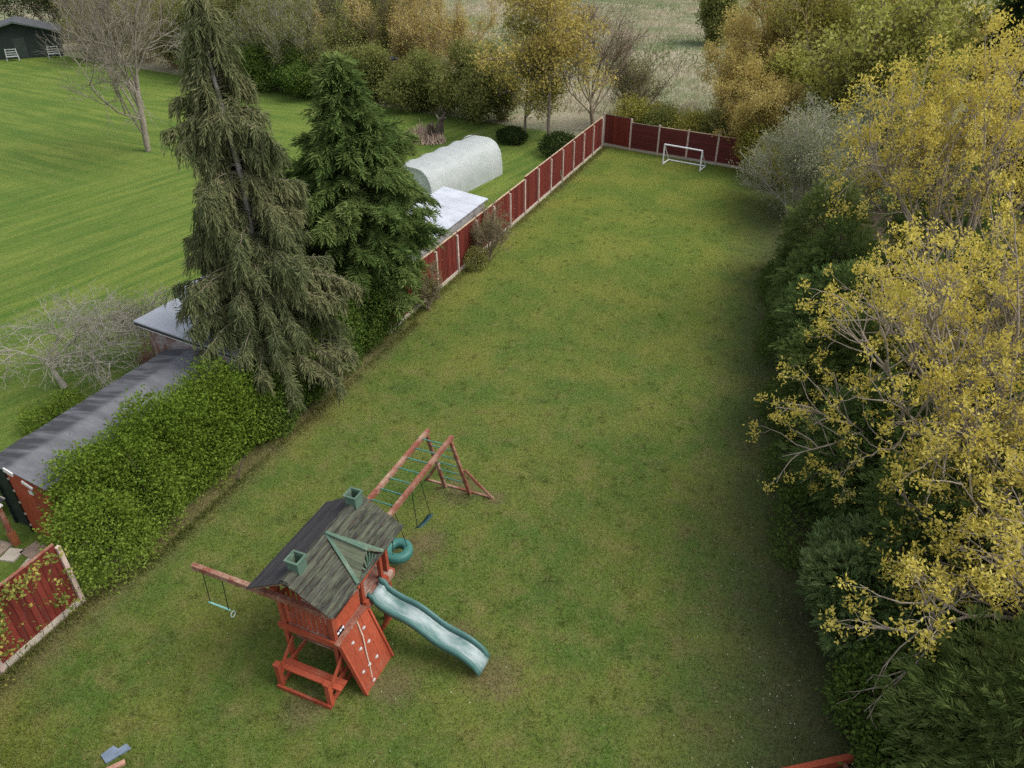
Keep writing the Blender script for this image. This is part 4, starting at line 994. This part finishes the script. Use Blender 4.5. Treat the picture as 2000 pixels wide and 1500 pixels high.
# trees round the fence corner
tree('field_maple', 'dull yellow leaved tree over the fence corner', (-17.45, 48.2), 'full', 10.0, 4.1, 101, BARK, LF_YELLOW, [.13, .05, .026, .014, .008], each=8, spread=.24, L=.16, Wd=.105, zlow=.5)
tree('field_maple', 'smaller yellow leaved tree left of the fence corner', (-19.7, 49.4), 'full', 7.6, 2.7, 102, BARK, LF_YG, [.10, .04, .02, .012, .008], each=5, spread=.2, L=.15, Wd=.10, zlow=.6)
tree('bare_tree', 'bare grey brown tree right behind the fence corner', (-15.4, 51.5), 'winter', 8.2, 4.0, 103, TWIG_BROWN, None, [.10, .05, .03, .022, .017])
tree('bare_shrub', 'bare brown thicket spilling towards the field behind the corner', (-13.6, 53.2), 'thicket', 5.2, 3.4, 104, TWIG_BROWN, LF_OLIVE, [.04, .018, .012, .010], each=2, spread=.15, L=.10, Wd=.06, cat='shrub')
bush('evergreen_bush', 'dark low evergreen under the dull yellow tree', (-19.6, 46.8), [(0, 0, .45, 1.1, .9, .55)], 5000, LF_DARK, 105, L=.10, Wd=.06)
bush('evergreen_bush', 'dark low evergreen against the back of the red fence', (-15.9, 45.6), [(0, 0, .5, 1.2, 1.6, .65), (.8, -1.4, .4, .8, 1.0, .5)], 7000, LF_DARK, 106, L=.10, Wd=.06)
YG = [((-12.6, 50.6), 2.5, 'yellow green shrub above the tall end fence panel'), ((-10.6, 50.3), 2.3, 'yellow green shrub above the second end fence post'), ((-8.5, 49.9), 2.2, 'yellow green shrub above the goal'), ((-6.5, 49.6), 2.5, 'yellow green shrub right of the goal'), ((-11.5, 53.2), 1.6, 'yellow green shrub one row behind the end fence')]
for i, (p, h, lab) in enumerate(YG):
    bush('hedge_shrub', lab, p, [(0, 0, h*.5, 1.25, 1.15, h*.52), (.5, .4, h*.5, 1.0, .9, h*.5)], 5200, LF_YG if i % 2 == 0 else LF_OLIVE, 110+i, L=.14, Wd=.08, clump=6, csp=.16, lump=.28, depth=.5, group='shrubs behind the end fence')
tree('field_bush', 'lone round green bush in the dry field', (-14.0, 93.3), 'thicket', 5.6, 2.5, 120, TWIG_BROWN, LF_OLIVE, [.05, .03, .02, .016], each=5, spread=.3, L=.22, Wd=.14, cat='shrub', tips_only=False)
# back hedgerow: each shrub on its own
HEDGE = [  # x, y, H, R, kind, label
 (-86, 68, 10, 5.0, 'dark', 'dark evergreen towering behind the green shed'), (-76, 66, 9, 4.5, 'olive', 'olive leafed tree right behind the green shed'),
 (-72.5, 60, 6.0, 3.6, 'red', 'reddish bare thicket right beside the green shed'), (-66.5, 61.5, 7.5, 4.2, 'red', 'tall reddish bare thicket behind the bare lawn tree'),
 (-61, 59.5, 6.0, 3.6, 'red', 'reddish bare thicket right of the bare lawn tree'), (-56.5, 58.5, 7.5, 3.8, 'olive', 'olive leafed tree left of the silver trunk'),
 (-52.5, 57, 3.4, 3.0, 'dkolive', 'dark low hedge shrub behind the silver trunk'), (-50, 59, 8.5, 3.8, 'olive', 'olive leafed tree directly behind the drooping conifer top'),
 (-46.5, 56.5, 7.5, 3.8, 'grey', 'grey twiggy tree right of the drooping conifer top'), (-47, 55.2, 3.2, 2.8, 'dkolive', 'dark low hedge shrub right of the drooping conifer'),
 (-42.5, 56, 8.0, 3.6, 'grey', 'grey twiggy tree left of the fir tip'), (-42.5, 55, 3.0, 2.6, 'dkolive', 'dark low hedge shrub left of the fir tip'),
 (-38.5, 55.8, 6.5, 3.2, 'olive', 'olive leafed tree directly behind the fir tip'), (-36.8, 58.5, 8.2, 3.2, 'brown', 'brown bare tree right of the fir tip'),
 (-33.6, 58.5, 8.6, 3.6, 'ochre', 'ochre fuzzy bare tree behind the flying bird'), (-30.0, 58.2, 8.4, 3.8, 'ochre', 'ochre fuzzy bare tree at the right end of the tall row'),
 (-34.8, 54.0, 3.6, 2.4, 'green', 'green leafed shrub below the flying bird'), (-32.0, 53.5, 3.0, 2.2, 'brown', 'brown twiggy shrub beyond the brush pile'),
 (-29.6, 53.0, 3.4, 2.3, 'green', 'green leafed shrub above the brush pile'), (-27.3, 52.8, 3.2, 2.1, 'brown', 'brown twiggy shrub above the white tunnel'),
 (-25.0, 52.4, 4.4, 2.5, 'green', 'taller green leafed shrub left of the dull yellow tree'), (-22.6, 52.2, 4.2, 2.2, 'brown', 'brown twiggy shrub just left of the dull yellow tree'),
 (-90, 76, 13, 6.0, 'grey', 'tall grey tree far behind the green shed'), (-80, 77, 12, 5.5, 'brown', 'tall brown bare tree above the green shed roof'), (-71, 75, 12, 5.5, 'olive', 'tall olive tree above the bare lawn tree'),
 (-63, 71, 11.5, 5.0, 'brown', 'tall brown bare tree right above the lone lawn tree'), (-57, 70, 11, 5.0, 'olive', 'tall olive tree left of the drooping conifer tip'), (-50.5, 68, 11.5, 5.0, 'brown', 'tall brown bare tree right of the drooping conifer tip'),
 (-44.5, 67, 11, 4.6, 'grey', 'tall grey tree at the back between the two conifers'), (-39.5, 65.5, 10, 4.2, 'brown', 'tall brown bare tree above the fir tip'), (-38.8, 59, 8.0, 3.2, 'ochre', 'ochre fuzzy bare tree above right of the fir tip'),
 (-39.6, 54.2, 2.4, 2.4, 'dkolive', 'dark low hedge shrub below the fir tip'), (-36.6, 53.8, 2.2, 2.2, 'dkolive', 'dark low hedge shrub right of the fir tip')]
LF_H = {'dark': LF_DARK, 'olive': LF_OLIVE, 'dkolive': LF_LAUREL, 'green': LF_OLIVE}
for i, (x, y, H, R, kd, lab) in enumerate(HEDGE):
    gname = 'shrubs and trees of the back hedgerow'
    if kd in ('red', 'grey', 'brown', 'ochre'):
        tw = {'red': TWIG_RED, 'grey': TWIG_GREY, 'brown': TWIG_BROWN, 'ochre': TWIG_OCHRE}[kd]
        tree('bare_shrub' if H < 5 else 'bare_tree', lab, (x, y), 'thicket', H, R, 130+i, tw, LF_OLIVE if kd != 'ochre' else LF_ORANGE, [.05, .026, .017, .013], each=3, spread=.2, L=.12, Wd=.07, tips_only=False, cat='shrub' if H < 5 else 'tree', group=gname)
    elif H > 5 and kd == 'olive':
        tree('leafy_tree', lab, (x, y), 'thicket', H, R, 130+i, TWIG_BROWN, LF_OLIVE, [.06, .03, .02, .015], each=3, spread=.25, L=.16, Wd=.10, group=gname, tips_only=False)
    else:
        tree('leafy_shrub', lab, (x, y), 'thicket', H*1.1, R*1.15, 130+i, TWIG_BROWN, LF_H[kd], [.05, .022, .014, .010], each=6, spread=.30, L=.16, Wd=.10, cat='shrub', group=gname, tips_only=False)
# neighbour's bare trees and small plants
tree('bare_tree', 'tall bare double trunk tree standing alone on the neighbouring lawn', (-40.9, 36.1), 'winter', 11.8, 6.0, 205, BARK_TREE, None, [.17, .07, .034, .019, .013], lean=(-.06, .0))
tree('apple_tree', 'low bare crooked apple tree beside the felt roofed shed', (-21.7, 13.3), 'apple', 3.1, 3.3, 206, TWIG_GREY, LF_OLIVE, [.12, .036, .017, .009, .006], each=1, spread=.06, L=.05, Wd=.03, lean=(-.25, .05))
tree('apple_tree', 'smaller bare apple tree nearer the grey flat roof', (-19.9, 15.6), 'apple', 2.6, 2.4, 207, TWIG_GREY, LF_OLIVE, [.09, .03, .015, .009, .006], each=1, spread=.06, L=.05, Wd=.03, lean=(.15, .1))
bush('garden_shrub', 'yellow green shrub at the foot of the crooked apple tree', (-20.0, 12.2), [(0, 0, .4, .6, .6, .55), (-.4, -.8, .3, .5, .5, .38)], 3500, LF_HEDGE, 210, L=.07, Wd=.045, clump=5, csp=.09, lump=.3)
bush('garden_shrub', 'low green plants along the back of the felt roofed shed', (-18.2, 10.4), [(0, -1.0, .25, .5, 1.2, .4), (0, .9, .25, .5, 1.0, .35)], 4500, LF_HEDGE, 211, L=.07, Wd=.045, clump=5, csp=.09, lump=.3)
tree('climbing_rose', 'rusty leaved climber against the flaking white wall', (-18.1, 14.05), 'thicket', 2.3, .5, 212, TWIG_RED, LF_RUST, [.012, .006, .003, .002], each=1, spread=.06, L=.035, Wd=.025, cat='climber')
tree('fence_shrub', 'bare brown shrub growing against the middle of the red fence', (-13.05, 28.3), 'thicket', 2.7, 1.25, 213, TWIG_BROWN, LF_OLIVE, [.022, .010, .006, .004], each=1, spread=.06, L=.05, Wd=.03, cat='shrub')
tree('fence_shrub', 'small bare shrub at the near end of the long fence', (-13.25, 22.9), 'thicket', 1.9, .75, 214, TWIG_BROWN, LF_OLIVE, [.018, .008, .005, .004], each=1, spread=.05, L=.05, Wd=.03, cat='shrub')
bush('fence_shrub', 'low dark shrub at the foot of the bare fence shrub', (-13.15, 27.3), [(0, 0, .4, .45, .7, .5)], 2500, LF_OLIVE, 215, L=.06, Wd=.04, clump=5, csp=.06)

# ivy hanging over the near fence panels
def ivy():
    reseed(220); t = thing('ivy', 'yellowing ivy spilling over the near red fence panel', 'ivy', (-13.55, 5.2, 0))
    cs = []
    for (y, z, sy, sz, k) in ((-.45, 1.45, .25, .3, 130), (.1, 1.82, .3, .08, 50), (-.25, 1.1, .15, .3, 30), (-.5, .9, .25, .25, 26), (1.0, 1.85, .4, .06, 26), (.9, 1.0, .35, .35, 14), (.1, .55, .4, .15, 12), (1.35, .7, .2, .3, 16)):
        q = rng.normal(size=(k, 3))*np.array([.0, sy, sz])+np.array([.12, y, z]); q[:, 0] += np.abs(rng.normal(size=k))*.12; cs.append(q)
    P = np.concatenate(cs); P[:, 2] = np.clip(P[:, 2], .15, 2.1); V, F = leafy(P, 6, .05, .075, .06, up=.1)
    link('leaves', raw_mesh('leaves', V, F, LF_IVY, t=tval(len(F), V[::4], 3, 2.0, .4)), t)
    st = np.array([[.1, y, .1] for y in np.linspace(-.8, 1.4, 9)]); pts = grow(st, np.array([[0.02, .1*((i % 3)-1), 1.0] for i in range(9)]), 1.7, 7, .12)
    pts[..., 0] = np.clip(pts[..., 0], .09, .25)
    V, F = tubes([(pts, taper(9, 8, .008, .003), 4)]); link('stems', raw_mesh('stems', V, F, BARK_DARK), t)
ivy()

# ------------------------------------------------------------------ small things
bt = thing('bird_table', 'grey tray on a brown post beside the red shed gable', 'bird table', (-16.72, 7.62, 0))
bbox((-.05, -.05, .0), (.05, .05, 1.28)).build('post', RED_OLD, bt); bbox((-.075, -.075, 0), (.075, .075, .42)).build('base_sleeve', plain_mat('orange brown timber', (.30, .11, .045), .8), bt)
bbox((-.62, -.22, 1.285), (-.02, .22, 1.30)).build('tray', DGREY, bt)
for a, b in (((-.62, -.24, 1.30), (-.02, -.22, 1.345)), ((-.62, .22, 1.30), (-.02, .24, 1.345)), ((-.64, -.24, 1.30), (-.62, .24, 1.345)), ((-.36, -.219, 1.30), (-.34, .219, 1.33))): bbox(a, b).build('tray_rim', CONC, bt)
bbox((.0, -.06, 1.285), (.14, .06, 1.33)).build('bracket', WHITEP, bt)
for i, (x, y, a, s) in enumerate(((-16.95, 7.35, .1, .42), (-16.45, 7.30, .25, .40), (-16.1, 7.62, -.1, .45), (-15.75, 7.25, .3, .36))):
    lab = ('cracked paving slab left of the brown post', 'brown paving slab right of the brown post', 'pale paving slab at the foot of the red gable', 'paving slab nearest the fence panel top')[i]
    o = bbox((-s/2, -s/2, .0), (s/2, s/2, .05)).build('paving_slab', CONC if i % 2 else plain_mat('brown paving', (.26, .20, .15), .9, .3, 8), None, (x, y, .004)); o.rotation_euler = (0, 0, a)
    tag(o, lab, 'paving slab', 'paving slabs behind the near fence')
# brush pile
bp = thing('brush_pile', 'heap of cut branches and brown stalks on the neighbouring grass', 'brush pile', (-25.2, 45.0, 0))
reseed(230); n = 420; a = rng.uniform(0, 6.28, n); r_ = np.sqrt(rng.random(n)); P = np.stack([np.cos(a)*r_*1.7-.2, np.sin(a)*r_*1.1, np.zeros(n)], 1)
D = np.stack([-P[:, 0]*.5, -P[:, 1]*.6, .7+.5*rng.random(n)], 1)+rng.normal(size=(n, 3))*.25; Ln = (1.25-.7*r_)*rng.uniform(.7, 1.2, n)
pts = grow(P, D, Ln, 3, .1); pts[..., 2] = np.maximum(pts[..., 2], .02)
V, F = tubes([(pts, taper(n, 4, .030, .012), 4)]); o = link('stalks', raw_mesh('stalks', V, F, plain_mat('cut stalks', (.42, .31, .24), .9, .4, 3)), bp); o['kind'] = 'stuff'
for i in range(7):
    b0 = Vector((.35+.5*rng.random(), -.4+.8*rng.random(), .05)); brod(b0, b0+Vector((.2*rng.normal(), .2*rng.normal(), 1.0+.3*rng.random())), .11, 7, .08).build('log', BARK_DARK, bp)
st = thing('tree_stump', 'dark upturned stump with a broken limb behind the brush pile', 'stump', (-25.0, 46.9, 0))
brod((0, 0, 0), (.05, .1, 1.05), .22, 9, .16).build('trunk', BARK_DARK, st)
brod((.0, .1, .8), (-.45, .3, 1.25), .09, 7, .05).build('limb', BARK, st); brod((.05, .1, 1.0), (.5, -.1, 1.2), .13, 7, .08).build('limb', BARK_DARK, st); brod((-.1, 0, .9), (.3, .3, 1.45), .10, 7, .05).build('limb', BARK_DARK, st)
# raised bed edge and gravel, lower right
bedm = thing('bed_edging', 'red stained timber edging at the bottom right lawn corner', 'edging', (2.2, 9.2, 0))
bbeam((-1.2, -.80, .10), (.56, .40, .10), .11, .20).build('sleeper', RED, bedm); bbeam((.44, .28, .04), (.44+.35, -.35, .04), .06, .10).build('end_board', RED_OLD, bedm)
reseed(240); n = 900; P = np.stack([2.35+rng.uniform(-.2, .75, n), 8.6+rng.uniform(-1.0, .9, n), np.full(n, .02)], 1)
k = P[:, 1] < 9.55+(P[:, 0]-2.7)*.68-.14; P = P[k]; n = len(P)
V, F = leaf_quads(P, rdir(n)*np.array([1, 1, .25]), .03+.03*rng.random(n), .03, np.tile(np.array([0, 0, 1.0]), (n, 1))+rdir(n)*.35)
GRAV = leaf_mat('tan gravel', (.22, .16, .11), (.40, .31, .22), (.52, .45, .36), .0)
tag(link('gravel', raw_mesh('gravel', V, F, GRAV, t=rng.random(n))), 'tan gravel behind the red timber edging', 'gravel', kind='stuff')
# slate lying in the grass, lower left
sl_ = thing('slate_slab', 'broken blue grey slate lying on the near lawn', 'slate', (-10.05, 4.40, 0), rad(18))
slab([(-.20, -.02), (-.02, -.16), (.30, .16), (.16, .24), (.06, .13), (-.06, .18), (-.12, .10)], .015, .055, 'slate_sheet', plain_mat('blue grey slate', (.15, .19, .25), .45, .2, 6), sl_)
brk = bbox((-.045, -.16, .0), (.045, .16, .07)).build('brick', plain_mat('pinkish brick', (.36, .20, .14), .9, .3, 10), None, (-9.80, 4.27, .008)); brk.rotation_euler = (0, 0, rad(-35))
tag(brk, 'pinkish brick edge beside the broken slate', 'brick')
# stick leaning on the fence
stk = brod((0, 0, 0), (-.28, .25, .95), .018, 6).build('garden_stick', plain_mat('green stick', (.12, .17, .09), .8), None, (-13.22, 39.0, 0)); tag(stk, 'thin green stick leaning against the long red fence', 'stick')
# long grass and weeds along the foot of the fences and hedges
reseed(245); n = 26000; y = rng.uniform(3.0, 48, n); x = -13.55+np.abs(rng.normal(size=n))*.16; x = np.where((y > 8) & (y < 21.8), x+.35, x)
k = rng.random(n) < .5+.5*wob(np.stack([x*0, y, y*0], 1), 9, 1.5); x = x[k]; y = y[k]; n = len(x)
P = np.stack([x, y, np.zeros(n)], 1); D = rng.normal(size=(n, 3))*.45+np.array([.2, 0, 1.0])
V, F = leaf_quads(P, D, .07+.13*rng.random(n)**2, .014+.012*rng.random(n))
WEED = leaf_mat('rank grass', (.085, .115, .03), (.16, .185, .05), (.27, .23, .10), .3)
tag(link('weeds', raw_mesh('weeds', V, F, WEED, t=tval(n, P, 4, .6, .4))), 'long grass and weeds along the foot of the red fence', 'weeds', kind='stuff')
# thicker tufts and fallen leaves on the lawn
reseed(246); nc = 900; C = np.stack([rng.uniform(-13, 2.5, nc), 4+34*rng.random(nc)**1.5, np.full(nc, .01)], 1); kk = 22
P = np.repeat(C, kk, 0)+rng.normal(size=(nc*kk, 3))*np.array([.06, .06, 0]); D = rng.normal(size=(nc*kk, 3))*.6+np.array([0, 0, 1.0])
V, F = leaf_quads(P, D, .05+.05*rng.random(nc*kk), .014)
tag(link('grass_tufts', raw_mesh('grass_tufts', V, F, WEED, t=np.repeat(rng.random(nc)*.75, kk)+rng.random(nc*kk)*.15)), 'thicker grass tufts dotted over the play lawn', 'grass', kind='stuff')
nl = 700; P = np.stack([rng.uniform(-13, 3, nl), rng.uniform(4, 30, nl), np.full(nl, .04)], 1)
V, F = leaf_quads(P, rdir(nl)*np.array([1, 1, .2]), .03+.03*rng.random(nl), .025, np.tile(np.array([0, 0, 1.0]), (nl, 1))+rdir(nl)*.4)
tag(link('fallen_leaves', raw_mesh('fallen_leaves', V, F, leaf_mat('brown fallen leaves', (.10, .06, .03), (.20, .13, .06), (.30, .22, .10), .1), t=rng.random(nl))), 'small brown fallen leaves scattered over the lawn', 'leaves', kind='stuff')
# white daisies and petals scattered on the shady lawn
reseed(250); n = 230; y = rng.uniform(5, 26, n); x = 2.2-.16*(y-10)-np.abs(rng.normal(size=n))*1.6; P = np.stack([x, y, np.full(n, .045)], 1)
n2 = 26; P = np.concatenate([P, np.stack([rng.uniform(-10, -3, n2), rng.uniform(4.5, 9, n2), np.full(n2, .045)], 1)]); n += n2
V, F = leaf_quads(P, rdir(n)*np.array([1, 1, .1]), .014+.016*rng.random(n), .018, np.tile(np.array([0, 0, 1.0]), (n, 1)))
tag(link('daisies', raw_mesh('daisies', V, F, plain_mat('white petals', (.62, .60, .52), .8))), 'white daisies and petals sprinkled over the shady lawn', 'flowers', kind='stuff')
# crow in flight
cr = thing('crow', 'black crow flying in front of the back hedgerow', 'bird', (-24.0, 39.8, 6.0), rad(60))
prof = [(-.30, .012), (-.20, .035), (-.08, .062), (.05, .060), (.14, .042), (.19, .045), (.235, .028), (.30, .004)]
V = [(x, r*math.cos(k*math.pi/4), r*math.sin(k*math.pi/4)+(.02 if x > .12 else 0)) for x, r in prof for k in range(8)]; F = [(i*8+k, i*8+(k+1) % 8, (i+1)*8+(k+1) % 8, (i+1)*8+k) for i in range(7) for k in range(8)]
for s in (-1, 1):
    o = len(V); V += [(.09, s*.04, .03), (-.07, s*.04, .03), (.13, s*.24, .14), (-.08, s*.24, .12), (.03, s*.46, .12), (-.09, s*.42, .10), (.09, s*.04, .018), (-.07, s*.04, .02), (.13, s*.24, .128), (-.08, s*.24, .11), (.03, s*.46, .115), (-.09, s*.42, .094)]
    F += [tuple(o+i for i in q) for q in ((0, 1, 3, 2), (2, 3, 5, 4), (6, 8, 9, 7), (8, 10, 11, 9), (0, 2, 8, 6), (2, 4, 10, 8), (1, 7, 9, 3), (3, 9, 11, 5), (4, 5, 11, 10))]
o = len(V); V += [(-.28, -.02, 0), (-.28, .02, 0), (-.42, .07, 0), (-.42, -.07, 0), (-.28, -.02, .012), (-.28, .02, .012), (-.42, .07, .008), (-.42, -.07, .008)]; F += [tuple(o+i for i in q) for q in BOXF]
MB().add(V, F).build('body', BLACKM, cr)
